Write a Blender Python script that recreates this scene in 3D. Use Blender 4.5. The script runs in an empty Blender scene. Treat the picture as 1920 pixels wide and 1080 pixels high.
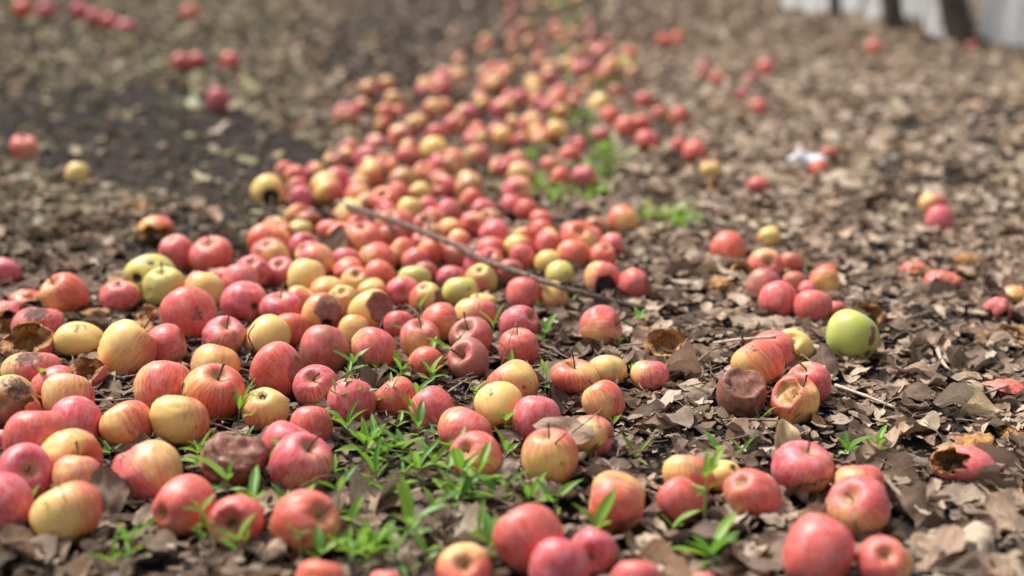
import bpy, math, random
import numpy as np
from mathutils import Matrix, Vector, noise as mnoise

random.seed(7)
rng = np.random.default_rng(7)
scene = bpy.context.scene
col = scene.collection

# ------------------------------------------------------------------ camera
CAM_H, PITCH, FPX = 0.70, math.radians(15.1), 2667.0      # FPX: focal length in pixels of a 1920 wide frame
cam_d = bpy.data.cameras.new('camera')
cam = bpy.data.objects.new('camera', cam_d)
col.objects.link(cam)
cam.location = (0, 0, CAM_H)
cam.rotation_euler = (math.pi / 2 - PITCH, 0, 0)
cam_d.sensor_width = 36.0
cam_d.lens = 36.0 * FPX / 1920
cam_d.clip_start, cam_d.clip_end = 0.05, 2000
cam_d.dof.use_dof = True
cam_d.dof.focus_distance = 1.98
cam_d.dof.aperture_fstop = 1.9
cam_d.dof.aperture_blades = 0
scene.camera = cam

# ------------------------------------------------------------------ sky, sun, exposure
SUN_EL, SUN_AZ = math.radians(58), math.radians(-50)      # azimuth from +Y (away) towards +X (right)
world = bpy.data.worlds.new('World')
scene.world = world
world.use_nodes = True
wn = world.node_tree
bg = wn.nodes['Background']
sky = wn.nodes.new('ShaderNodeTexSky')
sky.sky_type = 'NISHITA'
sky.sun_disc = False
sky.sun_elevation = SUN_EL
sky.sun_rotation = SUN_AZ
sky.dust_density = 4.0
sky.air_density = 1.0
hs = wn.nodes.new('ShaderNodeHueSaturation')
hs.inputs['Saturation'].default_value = 0.35
wn.links.new(sky.outputs[0], hs.inputs['Color'])
wn.links.new(hs.outputs[0], bg.inputs['Color'])
bg.inputs['Strength'].default_value = 0.088
sun_d = bpy.data.lights.new('sun', 'SUN')
sun_d.energy = 2.7
sun_d.angle = math.radians(16)
sun_d.color = (1.0, 0.955, 0.90)
sun = bpy.data.objects.new('sun', sun_d)
col.objects.link(sun)
sdir = Vector((math.sin(SUN_AZ) * math.cos(SUN_EL), math.cos(SUN_AZ) * math.cos(SUN_EL), math.sin(SUN_EL)))
sun.rotation_euler = sdir.to_track_quat('Z', 'Y').to_euler()
sun.location = (-2, 4, 6)
scene.view_settings.view_transform = 'Standard'
scene.view_settings.look = 'None'
scene.view_settings.gamma = 1.0
scene.view_settings.exposure = 1.0

# ------------------------------------------------------------------ ground frame
def gz(x, y):
    """height of the ground, works on numbers and arrays"""
    return (0.006 * np.sin(3.1 * x + 1.3) * np.cos(2.3 * y + .4) + 0.004 * np.sin(7.7 * x - 3.1 * y)
            + 0.003 * np.cos(11.3 * y + 5.0 * x) + 0.012 * np.sin(0.9 * x + 0.5 * y + 1.0))

CP, SP = math.cos(PITCH), math.sin(PITCH)
def ray(u, v):
    a, b = (u - 960) / FPX, (v - 540) / FPX
    return a, CP - b * SP, -SP - b * CP                    # x, y, z for one metre of depth
def ground_at(u, v, z=0.0):
    dx, dy, dz = ray(u, v)
    t = (CAM_H - z) / -dz
    for _ in range(3):
        t = (CAM_H - z - float(gz(dx * t, dy * t))) / -dz
    return dx * t, dy * t, CAM_H + dz * t, t
def apple_at(u, v, w, lift=0.0):
    dx, dy, dz = ray(u, v)
    k = (w / 2) / FPX
    t = (CAM_H - lift) / (-dz + 0.9 * k)
    for _ in range(3):
        t = (CAM_H - lift - float(gz(dx * t, dy * t))) / (-dz + 0.9 * k)
    return dx * t, dy * t, CAM_H + dz * t, k * t
def project(x, y, z):
    """world points to pixels of the 1920 frame (arrays)"""
    d = y * CP - (z - CAM_H) * SP
    yy = y * SP + (z - CAM_H) * CP
    d = np.maximum(d, 1e-3)
    return 960 + FPX * x / d, 540 - FPX * yy / d, d

# ------------------------------------------------------------------ mesh helpers
def mesh_np(name, V, F, mat=None, smooth=True, attrs=None):
    V = np.asarray(V, np.float32); F = np.asarray(F, np.int32)
    me = bpy.data.meshes.new(name)
    n, k = F.shape
    me.vertices.add(len(V)); me.vertices.foreach_set('co', V.ravel())
    me.loops.add(n * k); me.loops.foreach_set('vertex_index', F.ravel())
    me.polygons.add(n)
    me.polygons.foreach_set('loop_start', np.arange(0, n * k, k, dtype=np.int32))
    me.polygons.foreach_set('use_smooth', np.full(n, smooth))
    for an, (ty, dat) in (attrs or {}).items():
        a = me.attributes.new(an, ty, 'POINT')
        dat = np.asarray(dat, np.float32).ravel()
        a.data.foreach_set({'FLOAT': 'value', 'FLOAT_VECTOR': 'vector', 'FLOAT_COLOR': 'color'}[ty], dat)
    me.update(calc_edges=True)
    me.validate()
    if mat: me.materials.append(mat)
    return me
def link(name, data, parent=None, loc=None, mat4=None):
    o = bpy.data.objects.new(name, data)
    col.objects.link(o)
    if parent is not None: o.parent = parent
    if loc is not None: o.location = loc
    if mat4 is not None: o.matrix_basis = mat4
    return o
def tag(o, label=None, cat=None, group=None, kind=None):
    if label: o['label'] = label
    if cat: o['category'] = cat
    if group: o['group'] = group
    if kind: o['kind'] = kind
    return o
def tube(P, R, seg=8, wob=0.0, seed=0, cap=True):
    """sweep a ring along points P with radii R; returns V, F (quads)"""
    P = np.asarray(P, float); R = np.asarray(R, float)
    T = np.gradient(P, axis=0); T /= np.linalg.norm(T, axis=1)[:, None] + 1e-9
    ref = np.array([0.13, 0.07, 1.0]); 
    if abs(T[:, 2]).mean() > .8: ref = np.array([1.0, .1, 0.05])
    A = np.cross(T, ref); A /= np.linalg.norm(A, axis=1)[:, None] + 1e-9
    B = np.cross(T, A)
    r2 = np.random.default_rng(seed)
    ang = np.linspace(0, 2 * math.pi, seg, endpoint=False)
    V = []
    for i in range(len(P)):
        rr = R[i] * (1 + wob * r2.uniform(-1, 1, seg))
        V.append(P[i] + (np.cos(ang) * rr)[:, None] * A[i] + (np.sin(ang) * rr)[:, None] * B[i])
    V = np.concatenate(V)
    F = []
    for i in range(len(P) - 1):
        for j in range(seg):
            a, b = i * seg + j, i * seg + (j + 1) % seg
            F.append((a, b, b + seg, a + seg))
    if cap:
        for base, s in ((0, 1), ((len(P) - 1) * seg, -1)):
            c = len(V); V = np.vstack([V, P[0 if s == 1 else -1]])
            for j in range(seg):
                a, b = base + j, base + (j + 1) % seg
                F.append((c, b, a, c) if s == 1 else (c, a, b, c))
        F = [f for f in F]
    return V, F
def tube_mesh(name, P, R, mat, seg=8, wob=0.0, seed=0):
    V, F = tube(P, R, seg, wob, seed, cap=False)
    n = len(P)
    me = bpy.data.meshes.new(name)
    F = [tuple(f) for f in F] + [tuple(range(seg))[::-1], tuple(range((n - 1) * seg, n * seg))]
    me.from_pydata(V.tolist(), [], F)
    me.polygons.foreach_set('use_smooth', [True] * len(me.polygons))
    me.update(); me.materials.append(mat)
    return me
def smooth_path(pts, n):
    """Catmull-Rom through the points"""
    p = np.asarray(pts, float)
    p = np.vstack([2 * p[0] - p[1], p, 2 * p[-1] - p[-2]])
    out = []
    m = len(p) - 3
    for s in np.linspace(0, m - 1e-6, n):
        i = int(s); t = s - i
        a, b, c, d = p[i:i + 4]
        out.append(.5 * ((2 * b) + (-a + c) * t + (2 * a - 5 * b + 4 * c - d) * t * t + (-a + 3 * b - 3 * c + d) * t ** 3))
    return np.array(out)

# ------------------------------------------------------------------ node helper
class Nodes:
    def __init__(s, name):
        s.mat = bpy.data.materials.new(name); s.mat.use_nodes = True
        s.nt = s.mat.node_tree; s.b = s.nt.nodes['Principled BSDF']
    def new(s, t, **kw):
        n = s.nt.nodes.new(t)
        for k, v in kw.items(): setattr(n, k, v)
        return n
    def put(s, sock, v):
        if isinstance(v, bpy.types.NodeSocket): s.nt.links.new(v, sock)
        else:
            if hasattr(sock, 'default_value'):
                if sock.type == 'RGBA' and not isinstance(v, (int, float)) and len(v) == 3: v = (*v, 1)
                sock.default_value = v
    def m(s, op, a, b=0.0, c=0.0, clamp=False):
        n = s.new('ShaderNodeMath', operation=op, use_clamp=clamp)
        s.put(n.inputs[0], a); s.put(n.inputs[1], b); s.put(n.inputs[2], c)
        return n.outputs[0]
    def v(s, op, a, b=(0, 0, 0), scale=None):
        n = s.new('ShaderNodeVectorMath', operation=op)
        s.put(n.inputs[0], a)
        if scale is not None: s.put(n.inputs['Scale'], scale)
        else: s.put(n.inputs[1], b)
        return n.outputs['Value'] if op in ('DOT_PRODUCT', 'LENGTH') else n.outputs[0]
    def mix(s, f, a, b, blend='MIX'):
        n = s.new('ShaderNodeMix', data_type='RGBA', blend_type=blend)
        s.put(n.inputs[0], f); s.put(n.inputs[6], a); s.put(n.inputs[7], b)
        return n.outputs[2]
    def ramp(s, x, lo, hi, a=0.0, b=1.0):
        n = s.new('ShaderNodeMapRange', interpolation_type='SMOOTHSTEP')
        s.put(n.inputs[0], x); s.put(n.inputs[1], lo); s.put(n.inputs[2], hi); s.put(n.inputs[3], a); s.put(n.inputs[4], b)
        return n.outputs[0]
    def noise(s, vec, scale, detail=3.0, rough=.55):
        n = s.new('ShaderNodeTexNoise')
        s.put(n.inputs['Vector'], vec); n.inputs['Scale'].default_value = scale
        n.inputs['Detail'].default_value = detail; n.inputs['Roughness'].default_value = rough
        return n.outputs[0]
    def attr(s, name, typ='GEOMETRY'):
        return s.new('ShaderNodeAttribute', attribute_name=name, attribute_type=typ)
    def bump(s, h, strength, dist):
        n = s.new('ShaderNodeBump'); n.inputs['Strength'].default_value = strength; n.inputs['Distance'].default_value = dist
        s.put(n.inputs['Height'], h); s.nt.links.new(n.outputs[0], s.b.inputs['Normal'])
    def out(s, **kw):
        for k, v in kw.items(): s.put(s.b.inputs[k.replace('_', ' ')], v)
        return s.mat

# ------------------------------------------------------------------ materials
def apple_material(name, per_object=True, decayed=0.0):
    n = Nodes(name)
    loc = n.attr('loc').outputs['Vector']
    if per_object:
        oi = n.new('ShaderNodeObjectInfo')
        par, alpha, rnd = oi.outputs['Color'], oi.outputs['Alpha'], oi.outputs['Random']
    else:
        a = n.attr('par'); par, alpha = a.outputs['Color'], a.outputs['Alpha']
        rnd = n.attr('rnd').outputs['Fac']
    sp = n.new('ShaderNodeSeparateColor'); n.put(sp.inputs[0], par)
    blush, green, pink = sp.outputs
    off = n.v('SCALE', (37.0, 61.0, 17.0), scale=rnd)
    p = n.v('ADD', loc, off)
    sx = n.new('ShaderNodeSeparateXYZ'); n.put(sx.inputs[0], loc)
    lx, ly, lz = sx.outputs
    flat = n.v('MULTIPLY', loc, (1, 1, 0))
    rho = n.v('LENGTH', flat)
    circ = n.v('SCALE', n.v('NORMALIZE', flat), scale=6.0)
    cz = n.new('ShaderNodeCombineXYZ'); n.put(cz.inputs[2], n.m('MULTIPLY', lz, 0.9))
    sv = n.v('ADD', n.v('ADD', circ, cz.outputs[0]), off)
    streak = n.noise(sv, 1.9, 5.0, .65)
    fine = n.noise(sv, 6.0, 3.0, .6)
    big = n.noise(p, 1.1, 3.0)
    mid = n.noise(p, 3.2, 4.0)
    b2 = n.m('MULTIPLY_ADD', blush, 2.3, -0.95)
    q = n.m('MULTIPLY_ADD', lx, 0.85, b2)
    q = n.m('ADD', q, n.m('MULTIPLY_ADD', big, 1.5, -0.75))
    q = n.m('ADD', q, n.m('MULTIPLY_ADD', streak, 1.8, -0.9))
    mask = n.ramp(q, -0.35, 0.95)
    mask = n.m('MULTIPLY', mask, n.ramp(blush, 0.0, 0.08))
    ground = n.mix(green, (.80, .55, .16), (.38, .50, .085))
    ground = n.mix(n.m('MULTIPLY', mid, .35), ground, n.mix(green, (.74, .40, .16), (.46, .46, .14)))
    red = n.mix(pink, (.75, .195, .085), (.69, .138, .150))
    deep = n.mix(pink, (.57, .076, .040), (.49, .055, .072))
    red = n.mix(n.ramp(n.m('MULTIPLY_ADD', fine, .5, n.m('MULTIPLY', streak, .5)), .40, .60), red, deep)
    c = n.mix(mask, ground, red)
    # soft sky reflection mixed into the skin as pale lilac; lenticels
    c = n.mix(n.m('MULTIPLY', n.ramp(mid, .4, .75), n.m('MULTIPLY_ADD', pink, .30, .10)), c, (.70, .47, .50))
    vo = n.new('ShaderNodeTexVoronoi'); n.put(vo.inputs['Vector'], p); vo.inputs['Scale'].default_value = 13.0
    c = n.mix(n.m('MULTIPLY', n.ramp(vo.outputs['Distance'], .05, .13, 1, 0), .5), c, (.82, .60, .42))
    spk = n.noise(p, 17.0, 2.0, .5)
    c = n.mix(n.ramp(spk, .70, .74, 0, .7), c, (.10, .06, .035))
    # stem and calyx ends
    top = n.m('MULTIPLY', n.ramp(rho, .16, .42, 1, 0), n.ramp(lz, 0, .1))
    c = n.mix(n.m('MULTIPLY', top, .65), c, (.40, .27, .10))
    bot = n.m('MULTIPLY', n.ramp(rho, .10, .36, 1, 0), n.ramp(lz, -.1, 0, 1, 0))
    c = n.mix(n.m('MULTIPLY', bot, .75), c, (.30, .17, .06))
    # bruises
    br = n.noise(p, 1.7, 5.0, .6)
    c = n.mix(n.ramp(br, .66, .74, 0, .55), c, (.33, .15, .06))
    if decayed:
        c = n.mix(n.m('MULTIPLY', n.ramp(big, .30, .62), decayed), c, n.mix(fine, (.20, .09, .05), (.33, .15, .085)))
    rt = n.attr('rot'); rs = n.new('ShaderNodeSeparateColor'); n.put(rs.inputs[0], rt.outputs['Color'])
    edge = n.m('MULTIPLY_ADD', mid, .5, -.25)
    rb = n.ramp(n.m('ADD', rs.outputs[0], n.m('MULTIPLY', edge, n.ramp(rs.outputs[0], .02, .2))), .38, .56)
    c = n.mix(rb, c, n.mix(n.ramp(n.m('MULTIPLY_ADD', fine, .4, n.m('MULTIPLY', n.noise(p, 4.5, 5, .65), .6)), .40, .62), (.17, .062, .042), (.30, .13, .085)))
    fl = n.ramp(n.m('ADD', rs.outputs[2], n.m('MULTIPLY', edge, n.ramp(rs.outputs[2], .02, .2))), .38, .52)
    c = n.mix(fl, c, n.mix(mid, (.62, .36, .13), (.36, .15, .04)))
    bk = n.ramp(n.m('ADD', rs.outputs[1], n.m('MULTIPLY', edge, n.ramp(rs.outputs[1], .02, .2))), .36, .54)
    c = n.mix(bk, c, (.012, .009, .008))
    # soil stuck to the skin
    d1 = n.noise(p, 5.0, 9.0, .78)
    soil = n.attr('soil').outputs['Fac']
    thr = n.m('MULTIPLY_ADD', soil, -.30, n.m('MULTIPLY_ADD', alpha, -.36, .80))
    dirt = n.ramp(d1, thr, n.m('ADD', thr, .13))
    c = n.mix(n.m('MULTIPLY', dirt, .9), c, (.060, .042, .030))
    sm = n.noise(p, 1.6, 4.0)
    c = n.mix(n.m('MULTIPLY', n.ramp(sm, .45, .75), n.m('MULTIPLY_ADD', alpha, .7, .04)), c, (.27, .19, .13))
    rough = n.m('ADD', n.m('MULTIPLY_ADD', mid, .24, .27), n.m('MULTIPLY', dirt, .4), clamp=True)
    rough = n.m('ADD', rough, n.m('MULTIPLY', n.m('ADD', rb, bk), .12), clamp=True)
    hgt = n.m('ADD', n.m('MULTIPLY', fine, .25), n.m('MULTIPLY', dirt, 1.6))
    hgt = n.m('ADD', hgt, n.m('MULTIPLY', n.m('ADD', fl, bk), n.noise(p, 9.0, 4.0)))
    n.bump(n.m('ADD', hgt, n.m('MULTIPLY', mid, .5)), .28, .004)
    n.b.inputs['Subsurface Weight'].default_value = 0.0
    return n.out(Base_Color=c, Roughness=rough, Specular_IOR_Level=.38)

def plain_material(name, c1, c2, scale=60, rough=.8, bump=.4, dist=.002, detail=5, trans=0.0):
    n = Nodes(name)
    tc = n.new('ShaderNodeTexCoord').outputs['Object']
    x = n.noise(tc, scale, detail)
    n.bump(x, bump, dist)
    return n.out(Base_Color=n.mix(n.ramp(x, .3, .7), c1, c2), Roughness=rough)

M_APPLE = apple_material('apple_skin')
M_DECAY = apple_material('apple_skin_decayed', decayed=.75)
M_FAR = apple_material('apple_skin_far', per_object=False)
M_STEM = plain_material('apple_stem', (.06, .035, .02), (.13, .08, .045), 30, .8)
M_CALYX = plain_material('apple_calyx', (.03, .02, .012), (.10, .07, .035), 25, .9)

def flesh_material():
    n = Nodes('rotten_flesh')
    tc = n.new('ShaderNodeTexCoord').outputs['Object']
    a = n.noise(tc, 2.2, 6, .65); b = n.noise(tc, 5.5, 5, .7)
    c = n.mix(n.ramp(a, .35, .65), (.60, .32, .10), (.34, .13, .035))
    c = n.mix(n.ramp(b, .55, .68), c, (.05, .026, .014))
    c = n.mix(n.ramp(b, .36, .28), c, (.70, .50, .26))
    n.bump(n.m('ADD', b, a), .8, .01)
    return n.out(Base_Color=c, Roughness=.62)
M_FLESH = flesh_material()

def leaf_material(name, per_object):
    n = Nodes(name)
    lp = n.attr('lpos').outputs['Vector']
    if per_object:
        oi = n.new('ShaderNodeObjectInfo'); base = oi.outputs['Color']; rnd = oi.outputs['Random']
    else:
        a = n.attr('col'); base, rnd = a.outputs['Color'], a.outputs['Alpha']
    s = n.new('ShaderNodeSeparateXYZ'); n.put(s.inputs[0], lp)
    u, v, _ = s.outputs                                       # u -1..1 across, v 0..1 along
    au = n.m('ABSOLUTE', u)
    rib = n.ramp(au, .03, .09, 1, 0)
    w = n.m('SINE', n.m('MULTIPLY', n.m('SUBTRACT', v, n.m('MULTIPLY', au, .22)), 44.0))
    side = n.m('MULTIPLY', n.ramp(w, .75, .98), .55)
    vein = n.m('MAXIMUM', rib, side)
    off = n.v('ADD', lp, n.v('SCALE', (51., 23., 77.), scale=rnd))
    blot = n.noise(off, 3.2, 6, .65)
    fine = n.noise(off, 14.0, 4, .6)
    c = n.mix(n.ramp(blot, .40, .68), base, n.v('MULTIPLY', base, (.48, .43, .40)))
    c = n.mix(n.m('MULTIPLY', fine, .4), c, n.v('MULTIPLY', base, (1.35, 1.33, 1.3)))
    c = n.mix(n.m('MULTIPLY', vein, .35), c, n.v('ADD', n.v('MULTIPLY', base, (1.15, 1.1, 1.0)), (.05, .04, .03)))
    n.bump(n.m('ADD', n.m('MULTIPLY', vein, .7), n.m('MULTIPLY', fine, .5)), .55, .0015)
    n.out(Base_Color=c, Roughness=.80, Specular_IOR_Level=.18)
    tr = n.new('ShaderNodeBsdfTranslucent'); n.put(tr.inputs[0], c)
    mx = n.new('ShaderNodeMixShader'); mx.inputs[0].default_value = .12
    n.nt.links.new(n.b.outputs[0], mx.inputs[1]); n.nt.links.new(tr.outputs[0], mx.inputs[2])
    n.nt.links.new(mx.outputs[0], n.nt.nodes['Material Output'].inputs[0])
    return n.mat
M_LEAF = leaf_material('dead_leaf', True)
M_LITTER = leaf_material('leaf_litter', False)

def weed_material(name, per_object=True):
    n = Nodes(name)
    lp = n.attr('lpos').outputs['Vector']
    if per_object: rnd = n.new('ShaderNodeObjectInfo').outputs['Random']
    else: rnd = n.attr('rnd').outputs['Fac']
    s = n.new('ShaderNodeSeparateXYZ'); n.put(s.inputs[0], lp)
    au = n.m('ABSOLUTE', s.outputs[0])
    c = n.mix(n.ramp(rnd, .1, .9), (.085, .27, .035), (.27, .44, .045))
    c = n.mix(n.ramp(n.noise(n.v('ADD', lp, n.v('SCALE', (31., 17., 5.), scale=rnd)), 2.2, 3), .60, .72, 0, .6), c, (.38, .36, .07))
    c = n.mix(n.m('MULTIPLY', n.ramp(au, .05, .16, 1, 0), .45), c, (.34, .52, .16))
    c = n.mix(n.m('MULTIPLY', n.noise(lp, 5., 3), .3), c, (.07, .22, .03))
    n.out(Base_Color=c, Roughness=.42, Specular_IOR_Level=.45)
    tr = n.new('ShaderNodeBsdfTranslucent'); n.put(tr.inputs[0], n.mix(.5, c, (.30, .55, .04)))
    mx = n.new('ShaderNodeMixShader'); mx.inputs[0].default_value = .4
    n.nt.links.new(n.b.outputs[0], mx.inputs[1]); n.nt.links.new(tr.outputs[0], mx.inputs[2])
    n.nt.links.new(mx.outputs[0], n.nt.nodes['Material Output'].inputs[0])
    return n.mat
M_WEED = weed_material('weed_leaf')
M_TUFT = weed_material('grass_blade', False)
M_WSTEM = plain_material('weed_stem', (.22, .34, .10), (.30, .36, .15), 40, .5)

def soil_material():
    n = Nodes('soil')
    tc = n.new('ShaderNodeTexCoord').outputs['Object']
    a = n.noise(tc, 1.1, 5); b = n.noise(tc, 22, 7, .7); f = n.noise(tc, 130, 6, .7); g = n.noise(tc, 520, 3, .6)
    c = n.mix(n.ramp(a, .35, .65), (.030, .025, .021), (.048, .039, .032))
    c = n.mix(n.ramp(b, .42, .70), c, (.085, .068, .054))
    c = n.mix(n.ramp(f, .55, .72), c, (.13, .105, .085))
    c = n.mix(n.ramp(g, .58, .42, 0, .6), c, (.03, .024, .02))
    h = n.m('ADD', n.m('MULTIPLY', b, 1.0), n.m('ADD', n.m('MULTIPLY', f, .5), n.m('MULTIPLY', g, .2)))
    n.bump(h, .9, .012)
    return n.out(Base_Color=c, Roughness=.95, Specular_IOR_Level=.08)
M_SOIL = soil_material()
M_CRUMB = plain_material('soil_crumb', (.035, .028, .023), (.105, .083, .066), 90, .95)
M_TWIG = plain_material('twig_bark', (.14, .095, .065), (.30, .22, .16), 120, .85, .6)
M_BRANCH = plain_material('branch_bark', (.075, .055, .042), (.20, .15, .115), 70, .9, .9, .004)
M_TWIGP = plain_material('pale_twig', (.38, .30, .22), (.55, .46, .36), 120, .8, .4)
M_TWIGD = plain_material('dark_wood', (.07, .052, .04), (.17, .13, .10), 90, .85, .8)
M_BARK = plain_material('tree_bark', (.055, .043, .032), (.14, .11, .085), 22, .92, 1.0, .02, 8)
M_SHEET = plain_material('white_sheet', (.86, .86, .83), (.92, .92, .90), 5, .5, .25, .01)
M_DRY = plain_material('dry_grass', (.42, .33, .17), (.60, .50, .28), 30, .8)
nt_ = M_SHEET.node_tree; tr_ = nt_.nodes.new('ShaderNodeBsdfTranslucent'); tr_.inputs[0].default_value = (.93, .92, .89, 1)
mx_ = nt_.nodes.new('ShaderNodeMixShader'); mx_.inputs[0].default_value = .55
nt_.links.new(nt_.nodes['Principled BSDF'].outputs[0], mx_.inputs[1]); nt_.links.new(tr_.outputs[0], mx_.inputs[2])
nt_.links.new(mx_.outputs[0], nt_.nodes['Material Output'].inputs[0])
M_PAPER = plain_material('white_scrap', (.74, .77, .80), (.86, .88, .90), 12, .5, .3, .004)

# ------------------------------------------------------------------ ground sheet
def axis(lo, hi, near0, near1, step, grow):
    a = list(np.arange(near0, near1, step)); s = step; x = near1
    while x < hi: a.append(x); s *= grow; x += s
    a.append(hi); s = step; x = near0 - step; pre = []
    while x > lo: pre.append(x); s *= grow; x -= s
    return np.array(([lo] + pre[::-1]) + a)
gx, gy = axis(-300, 300, -1.6, 1.6, .02, 1.12), axis(-60, 600, .9, 4.6, .02, 1.10)
X, Y = np.meshgrid(gx, gy)
rough = (np.sin(37 * X + 11 * Y) * np.cos(29 * Y - 17 * X) + np.sin(71 * X - 53 * Y + 1.0) * .6) * .0022
Z = gz(X, Y) + rough - .003
nx_, ny_ = len(gx), len(gy)
idx = np.arange(nx_ * ny_).reshape(ny_, nx_)
F = np.stack([idx[:-1, :-1], idx[:-1, 1:], idx[1:, 1:], idx[1:, :-1]], -1).reshape(-1, 4)
tag(link('ground', mesh_np('ground', np.stack([X, Y, Z], -1).reshape(-1, 3), F, M_SOIL)), kind='structure')

# ------------------------------------------------------------------ apples
def apple_shape(seed, seg=40, rings=28, tall=.88, taper=.12, lobe=.03, asym=.05, cav=.34, cal=.20, lump=.03, expo=.84):
    """unit apple, stem along +Z: V, F, depth of the stem cavity, depth of the calyx basin"""
    t = np.linspace(0, math.pi, rings)
    ph = np.linspace(0, 2 * math.pi, seg, endpoint=False)
    r2 = np.random.default_rng(seed); o = r2.uniform(0, 6.28, 6)
    T, PH = np.meshgrid(t[1:-1], ph, indexing='ij')
    rho = np.sin(T) ** expo
    z = np.cos(T)
    rho = rho * (1 + taper * z - .25 * abs(taper))
    rho = rho * (1 + lobe * np.cos(5 * PH + o[0]) * np.clip(-z + .35, 0, 1.2) + lump * np.sin(2 * PH + o[1]) + .6 * lump * np.sin(3 * PH + o[2] + z * 2))
    zz = z * tall
    zz = zz - cav * np.exp(-(rho / .27) ** 2) * (z > 0) + cal * np.exp(-(rho / .25) ** 2) * (z < 0) * (1 + .10 * np.cos(5 * PH + o[0]))
    x, y = rho * np.cos(PH), rho * np.sin(PH)
    zz = zz + asym * x * 1.0 + lump * .6 * np.sin(PH + o[3]) * rho
    V = np.stack([x, y, zz], -1).reshape(-1, 3)
    V = np.vstack([V, [0, 0, tall - cav], [0, 0, -tall + cal]])
    nr = rings - 2; F = []
    for i in range(nr - 1):
        for j in range(seg):
            a, b = i * seg + j, i * seg + (j + 1) % seg
            F.append((a, a + seg, b + seg, b))
    top, bot = nr * seg, nr * seg + 1
    tri = [(top, j, (j + 1) % seg) for j in range(seg)] + [(bot, (nr - 1) * seg + (j + 1) % seg, (nr - 1) * seg + j) for j in range(seg)]
    return V, F, tri, tall - cav, -tall + cal
def quad_tri_mesh(name, V, F, tri, mats, attrs=None):
    me = bpy.data.meshes.new(name)
    me.from_pydata(np.asarray(V).tolist(), [], [tuple(map(int, f)) for f in F] + [tuple(map(int, f)) for f in tri])
    me.polygons.foreach_set('use_smooth', [True] * len(me.polygons))
    for an, (ty, dat) in (attrs or {}).items():
        a = me.attributes.new(an, ty, 'POINT')
        a.data.foreach_set({'FLOAT': 'value', 'FLOAT_VECTOR': 'vector', 'FLOAT_COLOR': 'color'}[ty], np.asarray(dat, np.float32).ravel())
    for m_ in mats: me.materials.append(m_)
    me.update()
    return me
SHAPES = []
for s in range(14):
    r_ = random.Random(100 + s)
    kw = dict(tall=r_.uniform(.88, 1.06), taper=r_.uniform(.02, .18), lobe=r_.uniform(.01, .045), asym=r_.uniform(-.12, .12),
              cav=r_.uniform(.28, .40), cal=r_.uniform(.15, .25), lump=r_.uniform(.01, .045), expo=r_.uniform(.78, .9))
    V, F, tri, zt, zb = apple_shape(s, **kw)
    zr = np.zeros((len(V), 4)); zr[:, 3] = 1
    me = quad_tri_mesh('apple_%02d' % s, V, F, tri, [M_APPLE], {'loc': ('FLOAT_VECTOR', V)})
    me2 = me.copy(); me2.materials[0] = M_DECAY
    SHAPES.append(dict(kw=kw, seed=s, V=V, F=F, tri=tri, zt=zt, zb=zb, me=me, me2=me2))
STEMS = []
for s in range(6):
    r_ = random.Random(s); a, b = r_.uniform(-.25, .25), r_.uniform(-.25, .25); L = r_.uniform(.45, .85)
    P = smooth_path([(0, 0, -.06), (a * .15, b * .15, L * .4), (a, b, L)], 7)
    STEMS.append(tube_mesh('stem_%d' % s, P, np.array([.05, .042, .038, .036, .038, .045, .06]) * .9, M_STEM, 6))
def calyx_mesh():
    V, F = [], []
    for k in range(5):
        a = k * 2 * math.pi / 5
        c, s_ = math.cos(a), math.sin(a)
        b = len(V)
        for rr, w, z in ((.02, .05, .03), (.09, .045, -.05), (.15, .028, -.035), (.11, .006, -.10)):
            for sg in (-1, 1):
                V.append((c * rr - s_ * w * sg, s_ * rr + c * w * sg, z))
        for i in range(3): F.append((b + 2 * i, b + 2 * i + 1, b + 2 * i + 3, b + 2 * i + 2))
    me = bpy.data.meshes.new('calyx'); me.from_pydata(V, [], F); me.update(); me.materials.append(M_CALYX)
    return me
CALYX = calyx_mesh()

# right, towards the camera, up -> world
def vw(v): return np.array([v[0], -v[1], v[2]], float)
AX = {'S': (0, .60, .80), 'SL': (-.62, .52, .58), 'SR': (.62, .50, .60), 'SU': (.05, .18, .98), 'SF': (0, .93, .36),
      'SLL': (-.9, .4, .2), 'SRR': (.9, .4, .2), 'SUL': (-.35, .3, .88), 'SUR': (.35, .3, .88),
      'C': (0, -.93, -.30), 'CL': (.55, -.80, -.15), 'CR': (-.60, -.75, -.2), 'CD': (0, -.85, .45), 'CU': (0, -.45, -.9),
      'CDL': (.35, -.80, .45), 'CDR': (-.35, -.80, .45), 'CUL': (.4, -.45, -.8), 'CUR': (-.4, -.45, -.8),
      'U': (.1, -.5, .86), 'UL': (-.55, -.45, .7), 'UR': (.55, -.45, .7), 'L': (-.95, -.15, .25), 'R': (.95, -.15, .25)}
YD = {'l': (-1, .4, .2), 'r': (1, .4, .2), 'f': (0, 1, .2), 't': (0, .3, 1), 'b': (0, .12, -1), 'k': (0, -1, 0), 'lt': (-.8, .4, .7), 'rt': (.8, .4, .7), 'lb': (-.8, .5, -.6), 'rb': (.8, .5, -.6)}
CLS = {'r': (.87, .0, .50, .05, 0), 'p': (.97, .1, .98, .04, 0), 'k': (.80, .05, .72, .04, 0), 'o': (.78, .0, .22, .08, 0),
       'y': (.31, .10, .25, .12, 0), 'yo': (.55, .05, .2, .08, 0), 'g': (.26, .6, .6, .10, 0), 'G': (.0, .9, .1, .12, 0),
       'h': (.72, .05, .82, .03, 0), 'd': (1.0, .0, .42, .14, 0), 'b': (.70, .0, .30, .35, 1), 'm': (.95, .0, .85, .18, 1), 'c': (.45, .15, .55, .2, 0), 'q': (.72, .1, .6, .55, 0)}

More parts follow.
